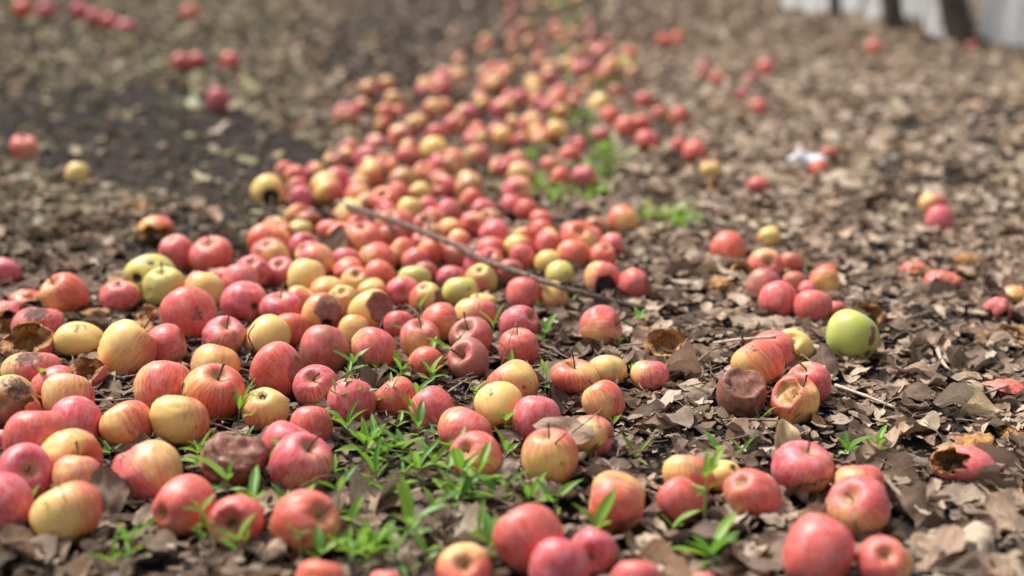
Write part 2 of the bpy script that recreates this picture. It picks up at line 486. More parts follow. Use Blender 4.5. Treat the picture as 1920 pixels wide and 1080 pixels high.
def special(shape, rotm, sp, seed):
    """apple with dents, rot and squashing, shaped in its resting pose"""
    V = shape['V'] @ rotm.T
    n = len(V)
    rot = np.zeros((n, 4)); rot[:, 3] = 1; soil = np.zeros(n)
    D = V / np.linalg.norm(V, axis=1)[:, None]
    for d in sp.get('dents', []):
        dv = vw(d['dir']); dv /= np.linalg.norm(dv)
        ang = np.arccos(np.clip(D @ dv, -1, 1))
        a = d['ang']
        wob = np.array([mnoise.noise(Vector(p * 2.3 + seed)) for p in D]) * .22 * d.get('rag', 1)
        q = ang / (a * (1 + wob))
        prof = 1 / (1 + np.exp((q - .8) * d.get('sharp', 9)))
        inner = np.array([mnoise.fractal(Vector(p * 4.0 + seed * 3), 1.0, 2.0, 3) for p in D]) * d.get('lumpy', .08)
        V = V - prof[:, None] * (d['depth'] + inner)[:, None] * dv
        lip = np.exp(-((q - 1.05) / .16) ** 2) * d.get('lip', 0)
        V = V + lip[:, None] * D
        ch = d.get('ch')
        if ch == 3: soil = np.maximum(soil, np.exp(-(ang / d['stain']) ** 2))
        elif ch is not None:
            rot[:, ch] = np.maximum(rot[:, ch], 1 / (1 + np.exp((ang / (d.get('stain', a) * (1 + wob * .8)) - 1) * 6)))
    w = sp.get('wrinkle', 0)
    if w:
        wr = np.array([mnoise.noise(Vector((p[0] * 2.2 + seed, p[1] * 2.2, p[2] * 5.5))) for p in D])
        V = V + (np.abs(wr) * -w)[:, None] * D
    sq = sp.get('squash')
    if sq: V = V * np.array([sq[0], sq[1], sq[2]])
    return V, rot, soil

B_, K_, F_ = 0, 1, 2
SPEC = {
 'wrinkled': dict(dents=[dict(dir=(.3, .5, .85), ang=.75, depth=.34, ch=0, stain=1.5, lumpy=.12, sharp=6), dict(dir=(-.5, .7, .5), ang=.35, depth=.10, ch=1, stain=.16)], wrinkle=.20, squash=(1.04, 1, .84)),
 'crater': dict(dents=[dict(dir=(.12, .48, .86), ang=.80, depth=.34, ch=0, stain=4.5, lumpy=.10, lip=.08, sharp=11), dict(dir=(-.5, .5, .70), ang=.2, depth=.16, ch=3, stain=.4)], wrinkle=.04, squash=(1, 1, .95)),
 'crater_right': dict(dents=[dict(dir=(.62, .55, .45), ang=.62, depth=.35, ch=0, stain=.78, lumpy=.06, lip=.03)]),
 'bitten': dict(dents=[dict(dir=(-.55, .55, .62), ang=.62, depth=.40, ch=2, stain=.50, lumpy=.20, sharp=12), dict(dir=(-.15, .75, .62), ang=.3, depth=.05, ch=3, stain=.6)]),
 'black_rot': dict(dents=[dict(dir=(.12, .92, -.12), ang=.62, depth=.12, ch=1, stain=.66, lumpy=.1)]),
 'half_rot': dict(dents=[dict(dir=(.62, .55, .45), ang=.9, depth=.04, ch=0, stain=.95), dict(dir=(.25, .95, -.15), ang=.3, depth=.12, ch=1, stain=.26)]),
 'side_rot': dict(dents=[dict(dir=(.75, .35, .2), ang=.5, depth=.05, ch=0, stain=.55)]),  # on the smooth red apple this paints its shaded right side
 'flat_dirty': dict(squash=(1.05, 1, .74), dents=[dict(dir=(.1, .4, .9), ang=.4, depth=.06, ch=3, stain=.55)]),
 'squat': dict(squash=(1.04, 1, .80)),
 'low': dict(squash=(1.04, 1.0, .66)),
 'holes': dict(squash=(1.04, 1, .85), dents=[dict(dir=(-.45, .8, .15), ang=.28, depth=.2, ch=1, stain=.24), dict(dir=(.3, .75, .35), ang=.26, depth=.16, ch=1, stain=.2), dict(dir=(.1, .5, .9), ang=.3, depth=.05, ch=1, stain=.14)]),
 'big_dimple': dict(dents=[dict(dir=(-.35, .62, .6), ang=.5, depth=.22, ch=0, stain=.16, lumpy=.02)]),
 'soft_dimple': dict(dents=[dict(dir=(-.1, .85, .3), ang=.5, depth=.28, ch=0, stain=.2, lumpy=.04)], wrinkle=.05),
 'scarred': dict(dents=[dict(dir=(.62, .75, .12), ang=.22, depth=.03, ch=0, stain=.20, rag=3.5, lumpy=0), dict(dir=(.45, .7, -.40), ang=.2, depth=.03, ch=0, stain=.17, rag=3.5, lumpy=0), dict(dir=(.62, .6, .45), ang=.2, depth=.0, ch=0, stain=.15, rag=4, lumpy=0)]),
 'dirt_top': dict(dents=[dict(dir=(-.35, .5, .78), ang=.3, depth=.0, ch=3, stain=.5, lumpy=0)]),
 'dirt_side': dict(dents=[dict(dir=(.45, .8, .3), ang=.3, depth=.0, ch=3, stain=.5, lumpy=0)]),
 'dirt_left': dict(dents=[dict(dir=(-.8, .5, .3), ang=.4, depth=.0, ch=3, stain=.55, lumpy=0)]),
 'black_shoulder': dict(dents=[dict(dir=(.6, .45, .75), ang=.6, depth=.03, ch=3, stain=.8)]),
 'black_left': dict(dents=[dict(dir=(-.75, .65, -.3), ang=.5, depth=.05, ch=3, stain=.6)]),
 'collapsed': dict(squash=(1.15, 1, .56), wrinkle=.12, dents=[dict(dir=(-.55, .65, .5), ang=.42, depth=.5, ch=2, stain=.36, lumpy=.1, lip=.08, sharp=14), dict(dir=(.9, .5, -.1), ang=.5, depth=.1, ch=2, stain=.45)]),
 'sunken': dict(squash=(1.0, 1, .78)),
 'open_core': dict(dents=[dict(dir=(.2, .8, -.1), ang=.55, depth=.5, ch=1, stain=.5, lumpy=.2)]),
}
# x  y  width  class  pose  yellow side  special | label   (pixels of the photograph, turned into places on the ground)
CAT = """
240 659 104 yo UR lt - | yellow apple with red lower right side, left of a pink one by the rotten pulp
305 650 84 k R b - | pink red apple tucked behind the right side of the big yellow apple
305 731 104 r U lb - | red apple with yellow lower left, left of the pale conical apple
398 742 110 o SUR l dirt_left | conical orange apple with soil specks on its pale left shoulder
336 792 108 yo U lt - | yellow and orange apple in front of the conical orange one
497 767 90 y CU t - | plain yellow apple showing its eye on top, above the left weeds
523 700 102 r UL b side_rot | smooth red apple with a darker right side above the plain yellow one
593 727 84 p S b - | purple pink apple with its short stem facing up, right of the red one
402 688 92 o U f - | dull orange apple peeking out behind the conical orange apple
240 799 96 o UL lt - | olive and orange apple behind a curled leaf, left of the yellow orange one
140 799 98 p CD b - | pink apple with its eye turned low to the front at the left
126 752 94 k U f - | rosy apple partly behind the pink one with the low eye
100 724 78 r R b - | glossy red apple half hidden behind a seedling near the left edge
18 752 96 b C t black_shoulder | brownish red apple with black rot beside its eye at the left edge
58 694 98 q U lb flat_dirty | flattened pink apple smeared with black soil under the rotten pulp
68 831 116 r U b - | broad pink red apple at the left, above the orange one with a dimple
128 862 112 o SRR lt - | orange apple with its dimple turned right, leaning on a pink one
142 902 98 k U f - | pink apple almost hidden under the orange apple with the right dimple
40 897 110 p SR b - | dull pink apple with a deep stem hollow at the lower left edge
8 948 108 p UL b - | dark pink apple cut by the left border of the picture
128 964 124 yo UL l - | pale yellow apple with dark red right side at the lower left
279 887 122 k UL r - | pink and orange apple behind seedlings left of the wrinkled brown one
344 950 113 r CL b - | red apple with a dark eye facing the camera in the lower left
444 978 104 k SF f soft_dimple | pale pink apple with a large central dimple in the bottom row
570 981 122 o SR b - | big coral apple with its stem hollow turned right in the bottom row
438 862 120 b U k wrinkled | wrinkled brown rotten apple among the left weeds
536 836 100 k UR b - | pink apple behind the purple one right of the wrinkled brown apple
564 874 112 p SUR b - | purple pink apple with upright stem right of the wrinkled brown apple
583 805 78 r U k - | bright red apple half hidden by weeds below the purple pink one
5 828 50 p U k - | sliver of a purple apple at the left border
357 594 100 d UL k dirt_side | large dark red apple above the small purple one with a stem
417 637 82 p SUR b - | small purple apple with green base and upright stem
150 637 82 y L l flat_dirty | dusty yellow apple with pink left cheek beside the rotten pulp
71 611 88 q U k flat_dirty | grey pink apple caked with soil at the left behind the pulp
123 556 80 o SUL lb black_left | red and yellow apple tapering to the right, by the dark leaf at left
225 554 72 k CU k squat | dusty pink apple right of the tapering red and yellow one
309 543 77 g SU f - | olive green apple with pink right edge at the left of the heap
286 518 84 g UL f holes | greenish yellow apple with black rot holes behind the olive one
383 549 73 yo U rt - | yellow orange apple right of the olive green one
333 476 68 k CUL k - | pink apple with a dark eye hole beside the red one at the heap's left tip
397 484 80 d SU t - | red apple with a yellow stem hollow at the heap's left tip
10 511 58 p UR k - | purple apple at the left border level with the heap
423 523 48 r U k - | small red apple behind the yellow orange one at left
451 533 70 k U k - | pink apple behind the dark purple red one
460 569 82 p CR k - | dark purple red apple right of the large dark red one
481 515 70 p CU k - | pale purple apple with an eye, above the dark purple red one
521 514 60 p S k - | purple apple with open stem hollow left of the bright yellow one
573 525 73 y U t - | bright yellow apple with orange top at the heap's left
526 582 73 p SU k squat | pale lilac apple with a tall dark stem, under the bright yellow one
564 564 57 yo L k - | peach apple between the lilac one and the half rotten one
614 544 62 o CDL t squat | orange apple lying flat above the half rotten one
501 635 80 yo CDL f - | orange apple with its eye low and a dry stalk across it
545 621 68 o U k - | orange red apple right behind the one with the dry stalk
608 592 84 o L l half_rot | orange apple with its right half rotten brown
643 567 60 y CU t dirt_top | yellow apple with a black eye behind the half rotten one
669 533 60 c S f - | cream and pink apple with an open stem hollow
700 550 60 o R l - | peach orange apple right of the cream one with the hollow
696 585 84 y UL l crater_right | cream apple with a brown sunken crater on its right
608 658 90 m U k - | dull purple red apple behind the fan shaped seedling
664 622 58 o U f - | peach apple between the half rotten and the streaked red ones
701 658 86 r U lb - | streaked red and orange apple at the centre behind weeds
786 640 77 k SU f - | pale pink apple with a dark upright stem behind the centre weeds
798 683 61 o UR k - | small orange red apple behind a weed at the centre
880 675 80 m SL k big_dimple | dull red apple with a deep hollow on its left
748 611 58 k U k - | rosy apple above the pale pink one with the stem
824 605 76 o R lb - | orange red apple tapering to the right above the centre weeds
891 590 73 k U l squat | wide pink and peach apple above the brownish dented one
884 634 80 m SUL k big_dimple | brownish red apple with a broad dent behind the dull red one
798 563 63 yo CU t side_rot | yellow apple with a grey brown bruise and an eye, above the seedling
753 549 64 p C k - | grey purple apple left of the bruised yellow one
777 527 62 g U t - | pale yellow green apple above the grey purple one
709 520 58 o UR k - | coral apple with a green sprig behind it
654 509 62 o R k squat | rusty red apple left of the coral one
707 487 62 o UL l - | red apple with yellow left cheek above the coral one
679 456 74 o SU b - | big rusty orange apple near the upright brown leaf
754 473 56 o UL l - | orange and olive apple below the long branch
805 481 59 yo UR k - | orange apple with green cheek just below the long branch
783 492 56 r U k - | pink red apple in front of the orange one below the branch
855 482 58 b U k - | brownish red apple touching the long branch
797 515 48 m U k - | dim purple apple behind the pale yellow green one
846 523 54 p U k - | rose pink apple left of the yellow one with an eye
902 526 59 y CU t - | yellow apple with a green eye below the branch
868 551 66 g U lt dirt_side | mottled yellow green apple with pink left side
899 504 62 p U k - | long pink apple behind the yellow one with an eye
899 565 50 y U t low | thin yellow apple behind a grey leaf at centre
569 467 60 p SR k - | purple apple with a wide stem hollow beside the upright brown leaf
505 455 74 yo L k - | orange apple at the left end of the heap
501 476 58 k U k squat | red pink apple below the orange one at the heap's left end
565 431 46 g U t squat | small pale green apple at the heap's upper left
517 428 50 yo CU t dirt_top | yellow apple with a brown top at the heap's upper left
559 408 48 o UL lt - | red apple with a yellow top left of the dark clump
577 421 50 b U k - | rusty apple below the dark clump
620 433 52 o U k squat | flat coral apple right of the small pale green one
732 449 54 b U k - | rusty apple left of the branch by the big rusty orange one
770 397 49 y U f - | lone lemon yellow apple above the branch
920 468 52 r U k squat | coral pink apple right above the branch
978 486 51 k U k - | pink apple hugging the upper side of the branch
972 466 54 yo U l - | yellow and peach apple behind the pink one by the branch
1025 466 52 k U k - | pale pink apple left of the golden one
1028 494 50 y CD f dirt_side | yellow apple with a black eye above the branch
1074 482 61 yo U k - | golden orange apple at the heap's right
1129 483 58 o CUR k - | coral red apple with an eye at the heap's right end
1129 526 64 r U l black_rot | red apple with a large black rotten hollow
1190 534 60 d UR k side_rot | dark red apple beside the black hollowed one
1050 515 51 g CD f dirt_side | yellow green apple with a sooty eye above the branch
956 511 52 m U k - | purple pink apple just below the branch
981 556 65 d U k - | dark red apple in front of the branch
1036 557 56 o CD t - | red apple with its eye low, right of the dark red one
972 608 71 p SR k - | purplish apple with a stem, above the red one by the weeds
972 655 76 r SU k - | red apple with open stem hollow on top, in front of the purplish one
1126 614 81 r SRR lb - | lone rosy apple with orange left side and stem turned right
1167 414 55 o UR r - | lone orange apple on the litter behind the heap
1115 428 45 b C k - | small rusty apple with an eye left of the lone orange one
1071 440 46 m U k - | dull wine coloured apple at the heap's back right
1014 436 47 o U k - | orange apple in front of a red one at the heap's back right
1014 414 45 r U k - | red apple behind the orange one at the heap's back right
987 396 47 o U b - | red and yellow apple over a dark gap at the back right
959 385 42 k U k - | pink apple at the back right beside the red and yellow one
1078 708 84 o SU t squat | coral apple with a hollow on top, left of the dusty peach one
1138 697 74 q U f squat | dusty peach apple behind a standing brown leaf
1218 704 67 k U l squat | pale coral apple beside a seedling, right of the dusty peach one
658 757 90 k U b black_left | coral apple with a chewed left side behind tall seedlings
743 749 84 d UL k - | crimson apple with a seedling standing in front of it
813 768 82 k UL b - | pink apple right of the crimson one with the seedling
870 808 99 r UR lb squat | shiny red apple lying behind the one with a bent stem
895 858 97 r SL f - | red apple with a bent stem in a pale left hollow
962 723 97 o UL t dirt_side | orange apple resting behind the tan yellow one
937 766 96 yo CD t dirt_top | tan yellow apple with a dark eye at its base
1006 788 87 k U b dirt_top | rosy apple left of the large brown leaf
1031 860 104 o SU t - | round orange apple with a twig leaning across it
1106 818 82 k SRR f - | wizened pink apple with its stem turned right, under the large leaf
1132 754 75 o UL l dirt_side | small orange apple with black specks on its right cheek
1157 941 117 yo L k - | large amber apple alone in the lower middle
1002 1024 132 r UL k - | big streaked red apple in front at the bottom
1041 1068 118 p U k - | pink apple in front of the big streaked red one at the bottom edge
1108 1040 92 p UR k soft_dimple | dented pink apple right of the big streaked red one
870 1072 104 o S k - | orange apple with an open hollow cut by the bottom edge
597 1096 92 o U k - | orange apple cut by the bottom edge, left of the weeds
722 1098 64 r U k - | top of a red apple showing above the bottom edge among weeds
1192 1096 92 k U k - | top of a pale red apple at the bottom edge below the pink pair
1318 1100 58 r U k - | tip of a red apple at the bottom edge below the two tiered seedling
1290 896 88 o U l - | orange red apple behind the small red one by the two tiered seedling
1276 941 85 r UL k - | small red apple left of the two tiered seedling
1357 892 72 y CUR t squat | pale yellow apple with a dot between two red ones
1410 926 99 r CUL l - | coral red apple with its eye turned to the upper left
1504 880 112 p SU b sunken | pink apple sunk behind a dark leaf with upright stem
1613 951 115 k SL b - | pink and yellow apple with its stem turned left at the right
1610 908 90 r U l squat | red apple mostly hidden behind the pink and yellow one
1534 1039 130 r UR k - | large red apple at the bottom right behind a curled leaf
1655 1059 101 r S r - | red apple with a pale patch and stem hollow at the bottom right edge
1423 683 92 o UL l dirt_top | orange red apple with black dirt marks on its shoulder
1452 657 78 r SRR k - | red apple with its stem turned right behind the dirty orange one
1490 653 66 y SL f big_dimple | tan apple with a wide brown hollow, left of the green apple
1389 740 90 b U k crater | brown rotten apple with a collapsed crater on top
1518 720 83 k SUL k - | pale pink apple with a short dark stem, right of the bitten one
1489 751 88 o SUR b bitten | orange red apple with a dirty bite in its left side
1596 633 97 G UR r scarred | large green apple with brown scabs
1458 566 70 r CDL k - | red apple with an eye left of the bright coral one behind the green apple
1523 577 72 r U k squat | bright coral apple just left of and behind the green apple
1431 536 62 m UR lb - | mauve apple with a tan lower left at the left of the right hand group
1435 498 62 k SF t - | pinkish orange apple with a hollow at the back of the right hand group
1481 496 48 b U k - | brown apple behind the hollowed one in the right hand group
1545 526 57 o R r dirt_side | amber orange apple at the right of the right hand group
1491 534 47 b U k - | rusty apple in the middle of the right hand group
1514 548 40 k UR k - | small coral apple wedged above the bright coral one
1565 580 38 d U k - | small wine red apple touching the green apple from behind
1364 467 60 o UR b - | red and yellow apple alone left behind the right hand group
1443 446 45 c UL t - | small cream and red apple behind the right hand group
1748 384 48 o U l - | pale orange apple behind the pink one on the far right litter
1762 415 52 p U k - | pink apple in front of the pale orange one on the far right litter
46 282 52 r SU r - | lone red apple at the left edge of the bare soil
145 326 42 c U f - | small pale cream apple on the bare soil at left
409 190 43 p U k - | lone pink apple on the bare soil path
340 118 36 r U k - | left one of two touching pink apples far up the left bank
369 115 32 p U k - | right one of two touching pink apples far up the left bank
433 117 35 r U k - | single dark pink apple right of the touching pair on the left bank
357 27 32 r U k - | blurred red apple alone near the top of the left bank
43 18 36 o U k - | blurred coral apple in the top left corner
85 22 33 p U k - | blurred pink apple right of the coral one in the top left corner
150 22 35 p U k - | first from the left of four blurred pink apples in a row at top left
178 31 30 k U k - | second from the left of four blurred pink apples in a row at top left
205 44 34 r U k - | third from the left of four blurred pink apples in a row at top left
236 53 34 p U k - | rightmost of four blurred pink apples in a row at top left
505 362 62 y UL l open_core | yellow apple with a rotten black core at the heap's far left
1124 198 40 y UR l - | yellow apple standing out right of the far row
1157 175 32 b U k - | tan apple behind the yellow one right of the far row
1145 222 38 o U b - | orange apple below the yellow one right of the far row
1173 241 41 o U k - | left apple of the three clustered right of the far row
1200 236 41 o U k - | middle apple of the three clustered right of the far row
1212 265 43 r U b - | red front apple of the three clustered right of the far row
1126 256 37 m U k - | dull purple apple left of the three clustered right of the far row
1235 214 29 r U k - | small bright red apple alone right of the far row
1208 190 31 r U k - | blurred rusty red apple behind the small bright red one
1274 221 40 b U k - | rotting amber apple right of the small bright red one
1274 274 33 r U k - | small red apple touching the round orange red one on the right litter
1303 287 45 r CD b - | round orange red apple alone on the right litter
1332 323 40 yo SU f - | misshapen yellow orange apple on the right litter
1435 130 31 r U k - | blurred red apple far out on the right litter, topmost
1408 148 25 p U k - | blurred pink apple below the topmost one on the right litter
1343 150 25 o U k - | blurred orange apple left of the pink ones far on the right litter
1320 133 25 p U k - | blurred rosy apple above the orange one far on the right litter
1423 201 29 r U k - | small blurred red apple nearest on the far right litter
1393 178 24 p U k - | small blurred purple apple far on the right litter
1421 348 38 d U k squat | dark red squashed apple on the right litter
1554 290 36 b U k - | brown apple behind the white scrap
1536 319 36 o U b - | orange apple in front of the white scrap
1639 91 27 o U k - | blurred coral apple far off below the tree trunks
1823 89 20 p U k - | tiny pink apple at the foot of the nearest tree trunk
1180 103 29 o U k - | blurred orange apple above a pale one right of the far row's end
1175 121 30 g U f - | blurred pale yellow apple right of the far row's end
1245 78 26 o U k - | left of two blurred orange apples right of the far row's end
1270 74 26 o U k - | right of two blurred orange apples right of the far row's end
"""
# apples of the farther heap and row that only colour and zone tell apart
FAR = """
533 319 36 o;555 332 44 d;560 352 42 k;567 373 48 p;617 362 55 yo;629 304 45 b;635 338 51 p;687 296 50 p;725 314 48 o;693 332 56 o
764 295 43 r;816 286 58 yo;854 304 49 o;897 290 44 k;798 325 46 o;755 339 50 b;835 353 50 k;880 343 50 o;788 363 46 yo;746 367 50 o
672 370 55 o;711 379 58 o;800 394 46 k;842 398 46 p;814 412 46 k;797 424 48 b;844 433 50 o;888 423 55 o;909 397 50 p;921 416 50 b
861 453 48 k;811 441 44 b;726 400 46 k;757 416 44 k;647 409 46 o;655 393 44 yo;698 384 44 b;882 378 46 yo;935 440 46 k
1002 155 37 yo;978 184 34 r;1009 195 32 d;1052 172 30 o;1083 178 28 o;1075 195 30 p;1042 193 28 o;1044 249 48 o;1068 293 42 o;1052 335 44 o
1095 333 46 p;1033 312 40 k;994 234 44 yo;978 265 37 r;943 260 42 o;1013 261 38 o;939 316 46 k;967 302 40 o;1145 125 36 o;1186 137 30 k
"""
APPLES = []
for ln in CAT.strip().splitlines():
    left, lab = ln.split('|')
    u, v, w, c, ax, yd, sp = left.split()
    x, y, z, r = apple_at(float(u), float(v), float(w))
    r *= 1.05
    APPLES.append(dict(p=[x, y, z], r=r, c=c, ax=ax, yd=yd, sp=None if sp == '-' else sp, lab=lab.strip(), near=True))
for it in FAR.replace('\n', ';').split(';'):
    if not it.strip(): continue
    u, v, w, c = it.split()
    x, y, z, r = apple_at(float(u), float(v), float(w))
    APPLES.append(dict(p=[x, y, z], r=r, c=c, ax=random.choice(['U', 'UL', 'UR', 'S', 'SL', 'C', 'CU', 'L', 'R']), yd=random.choice(list(YD)), sp=None, lab=None, near=False))
def inside(poly, u, v):
    n = len(poly); k = False; j = n - 1
    for i in range(n):
        xi, yi = poly[i]; xj, yj = poly[j]
        if (yi > v) != (yj > v) and u < (xj - xi) * (v - yi) / (yj - yi) + xi: k = not k
        j = i
    return k
def fill(poly, count, gap, classes, rmin=.025, rmax=.041, tries=9000):
    us = [p[0] for p in poly]; vs = [p[1] for p in poly]
    done = 0
    for _ in range(tries):
        if done >= count: break
        # even on the ground: rows are rarer in the picture the nearer they are
        v = min(vs) + (max(vs) - min(vs)) * random.random(); u = random.uniform(min(us), max(us))
        if random.random() > ((min(vs) + 190) / (v + 190)) ** 2 or not inside(poly, u, v): continue
        x, y, z, t = ground_at(u, v)
        r = random.uniform(rmin, rmax)
        if any((x - a['p'][0]) ** 2 + (y - a['p'][1]) ** 2 < (gap * (r + a['r'])) ** 2 for a in APPLES): continue
        APPLES.append(dict(p=[x, y, float(gz(x, y)) + .9 * r], r=r, c=random.choice(classes), ax=random.choice(['U', 'UL', 'UR', 'S', 'SL', 'C', 'CU', 'L', 'R']),
                           yd=random.choice(list(YD)), sp=None, lab=None, near=False))
        done += 1
PINK = ['h', 'p', 'k', 'h', 'k', 'h', 'o', 'k', 'h', 'p', 'k', 'h', 'yo', 'b']  # mostly peach pink: far apples tinted paler for the veil over the distance
fill([(630, 300), (760, 250), (960, 260), (990, 340), (980, 420), (900, 450), (760, 420), (600, 400), (560, 350)], 20, .92, PINK)
fill([(470, 500), (560, 440), (740, 440), (930, 450), (1150, 480), (1100, 510), (960, 540), (760, 560), (560, 560)], 18, .92, ['h', 'o', 'k', 'yo', 'p', 'b', 'o'])
fill([(705, 270), (735, 200), (800, 150), (960, 140), (1080, 190), (1060, 260), (960, 280), (880, 300)], 36, 1.05, PINK)
fill([(760, 160), (850, 95), (960, 60), (1090, 70), (1190, 110), (1190, 145), (1060, 170), (930, 150)], 24, 1.4, PINK)
fill([(920, 60), (960, 5), (1130, 5), (1130, 60), (1080, 80)], 10, 1.6, PINK)
fill([(980, 0), (1000, -60), (1110, -60), (1120, 0)], 8, 1.8, PINK)
fill([(720, 320), (770, 190), (870, 80), (1150, 60), (1130, 300), (1010, 340)], 14, 1.35, PINK)
fill([(560, 300), (560, 190), (740, 150), (760, 200), (700, 280)], 4, 2.0, ['b', 'o', 'k'])

# let them settle against each other
P0 = np.array([a['p'] for a in APPLES]); RR = np.array([a['r'] for a in APPLES]); P = P0.copy()
for it in range(80):
    D = P[:, None, :] - P[None, :, :]
    dist = np.linalg.norm(D, axis=2) + np.eye(len(P))
    ov = np.clip(.89 * (RR[:, None] + RR[None, :]) - dist, 0, None); np.fill_diagonal(ov, 0)
    push = (D / dist[:, :, None] * ov[:, :, None] * .5).sum(1)
    push[:, 2] *= .35
    P = P + push * .6 + (P0 - P) * .05
    P[:, 2] = np.maximum(P[:, 2], gz(P[:, 0], P[:, 1]) + .84 * RR)
for a, p in zip(APPLES, P): a['p'] = p

def rot_from(ax, yd):
    z = vw(AX[ax]) + np.array([random.uniform(-.12, .12) for _ in range(3)]); z /= np.linalg.norm(z)
    x = -(vw(YD[yd]) + np.array([random.uniform(-.1, .1) for _ in range(3)]))
    x = x - z * (x @ z); x /= np.linalg.norm(x)
    return np.stack([x, np.cross(z, x), z], 1)
COLWORD = {'h': 'peach pink', 'r': 'red', 'p': 'purple pink', 'k': 'pink', 'o': 'orange red', 'y': 'yellow', 'yo': 'yellow orange', 'g': 'pale green', 'd': 'dark red', 'b': 'rusty brown', 'm': 'dull purple', 'c': 'cream'}
def far_label(a):
    u, v, d = project(a['p'][0], a['p'][1], a['p'][2])
    if v > 440: zone = 'the heap below the long branch'
    elif v > 330: zone = 'the blurred heap just behind the long branch'
    elif v > 240: zone = 'the blurred row beyond the heap'
    elif v > 150: zone = 'the strongly blurred stretch of the far row'
    else: zone = 'the faint top end of the far row'
    mid_u = {1: 800, 2: 780, 3: 850, 4: 900, 5: 1040}[1 if v > 440 else 2 if v > 330 else 3 if v > 240 else 4 if v > 150 else 5]
    side = 'on the left side of' if u < mid_u - 60 else 'on the right side of' if u > mid_u + 60 else 'in the middle of'
    return COLWORD[a['c']] + ' apple ' + side + ' ' + zone
# the 300 that show largest are things; the farthest of the row are one mass
for a in APPLES:
    a['size'] = a['r'] / project(*a['p'])[2] + (10 if a['near'] else 0)
APPLES.sort(key=lambda a: -a['size'])
stuff = APPLES[300:]
for i, a in enumerate(APPLES[:300]):
    sh = SHAPES[random.randrange(len(SHAPES))]
    R3 = rot_from(a['ax'], a['yd'])
    cl = CLS[a['c']]
    jit = lambda k, s=.07: max(0, min(1, cl[k] + random.uniform(-s, s)))
    seed = i * 1.37
    spec = SPEC[a['sp']] if a['sp'] else None
    if spec is None and a['near'] and project(*a['p'])[2] < 3.4:
        rr_ = random.Random(i * 7 + 1)
        spec = dict(squash=(rr_.uniform(.97, 1.04), 1, rr_.uniform(.94, 1.04)), wrinkle=rr_.choice([0, 0, .02, .035, .06]), dents=[])
        for _ in range(rr_.choice([0, 1, 1, 2])):
            spec['dents'].append(dict(dir=(rr_.uniform(-1, 1), rr_.uniform(.1, 1), rr_.uniform(-.4, 1)), ang=rr_.uniform(.35, .9), depth=rr_.uniform(.03, .13), sharp=4, lumpy=.02, rag=2))
            if rr_.random() < .55: spec['dents'][-1].update(ch=3, stain=rr_.uniform(.15, .4), rag=3)
    if spec:
        V, rot, soil = special(sh, R3, spec, seed)
        me = quad_tri_mesh('apple_skin', V, sh['F'], sh['tri'], [M_DECAY if cl[4] else M_APPLE], {'loc': ('FLOAT_VECTOR', sh['V']), 'rot': ('FLOAT_COLOR', rot), 'soil': ('FLOAT', soil)})
        M4 = Matrix.Translation(a['p']) @ Matrix.Scale(a['r'], 4)
    else:
        me = sh['me2'] if cl[4] else sh['me']
        M4 = Matrix.Translation(a['p']) @ Matrix(R3.tolist()).to_4x4() @ Matrix.Scale(a['r'], 4)
    o = link('apple', me, mat4=M4)
    o.color = (jit(0), jit(1, .03), jit(2, .12), min(1, jit(3, .04) + (.06 if a['near'] else 0)))
    lab = a['lab'] or far_label(a)
    tag(o, lab, 'apple', 'fallen apples' if a['lab'] else 'apples ' + lab.split(' apple ', 1)[1])
    q4 = Matrix(R3.tolist()).to_4x4() if spec else Matrix.Identity(4)
    if a['sp'] not in ('crater', 'wrinkled', 'collapsed') and (a['ax'].startswith('S') or random.random() < .35) and a['size'] > .015:
        link('stem', STEMS[i % 6], o, mat4=q4 @ Matrix.Translation((0, 0, sh['zt'])) @ Matrix.Rotation(random.uniform(0, 6.28), 4, 'Z'))
    if a['size'] > .015 and not a['sp'] in ('crater', 'wrinkled'):
        link('calyx', CALYX, o, mat4=q4 @ Matrix.Translation((0, 0, sh['zb'] + .02)))
if stuff:
    lowV, lowF, lowT, _, _ = apple_shape(3, seg=14, rings=11)
    lowQ = [f for f in lowF] + [(t[0], t[1], t[2], t[2]) for t in lowT]
    VV, FF, LL, PP, NN = [], [], [], [], []
    tris = np.array([(f[0], f[1], f[2]) for f in lowF] + [(f[0], f[2], f[3]) for f in lowF] + list(lowT))
    for k, a in enumerate(stuff):
        R3 = rot_from(a['ax'], a['yd'])
        VV.append((lowV @ R3.T) * a['r'] + a['p']); LL.append(lowV)
        cl = CLS[a['c']]; PP.append(np.tile([cl[0], cl[1], cl[2], cl[3]], (len(lowV), 1))); NN.append(np.full(len(lowV), random.random()))
        FF.append(tris + k * len(lowV))
    me = mesh_np('far_apples', np.concatenate(VV), np.concatenate(FF), M_FAR, True,
                 {'loc': ('FLOAT_VECTOR', np.concatenate(LL)), 'par': ('FLOAT_COLOR', np.concatenate(PP)), 'rnd': ('FLOAT', np.concatenate(NN))})
    tag(link('far_apples', me), 'mass of blurred red and pink apples trailing off at the top of the row', 'apples', kind='stuff')
print('apples', len(APPLES), 'stuff', len(stuff))

AP = np.array([a['p'] for a in APPLES]); AR = np.array([a['r'] for a in APPLES])

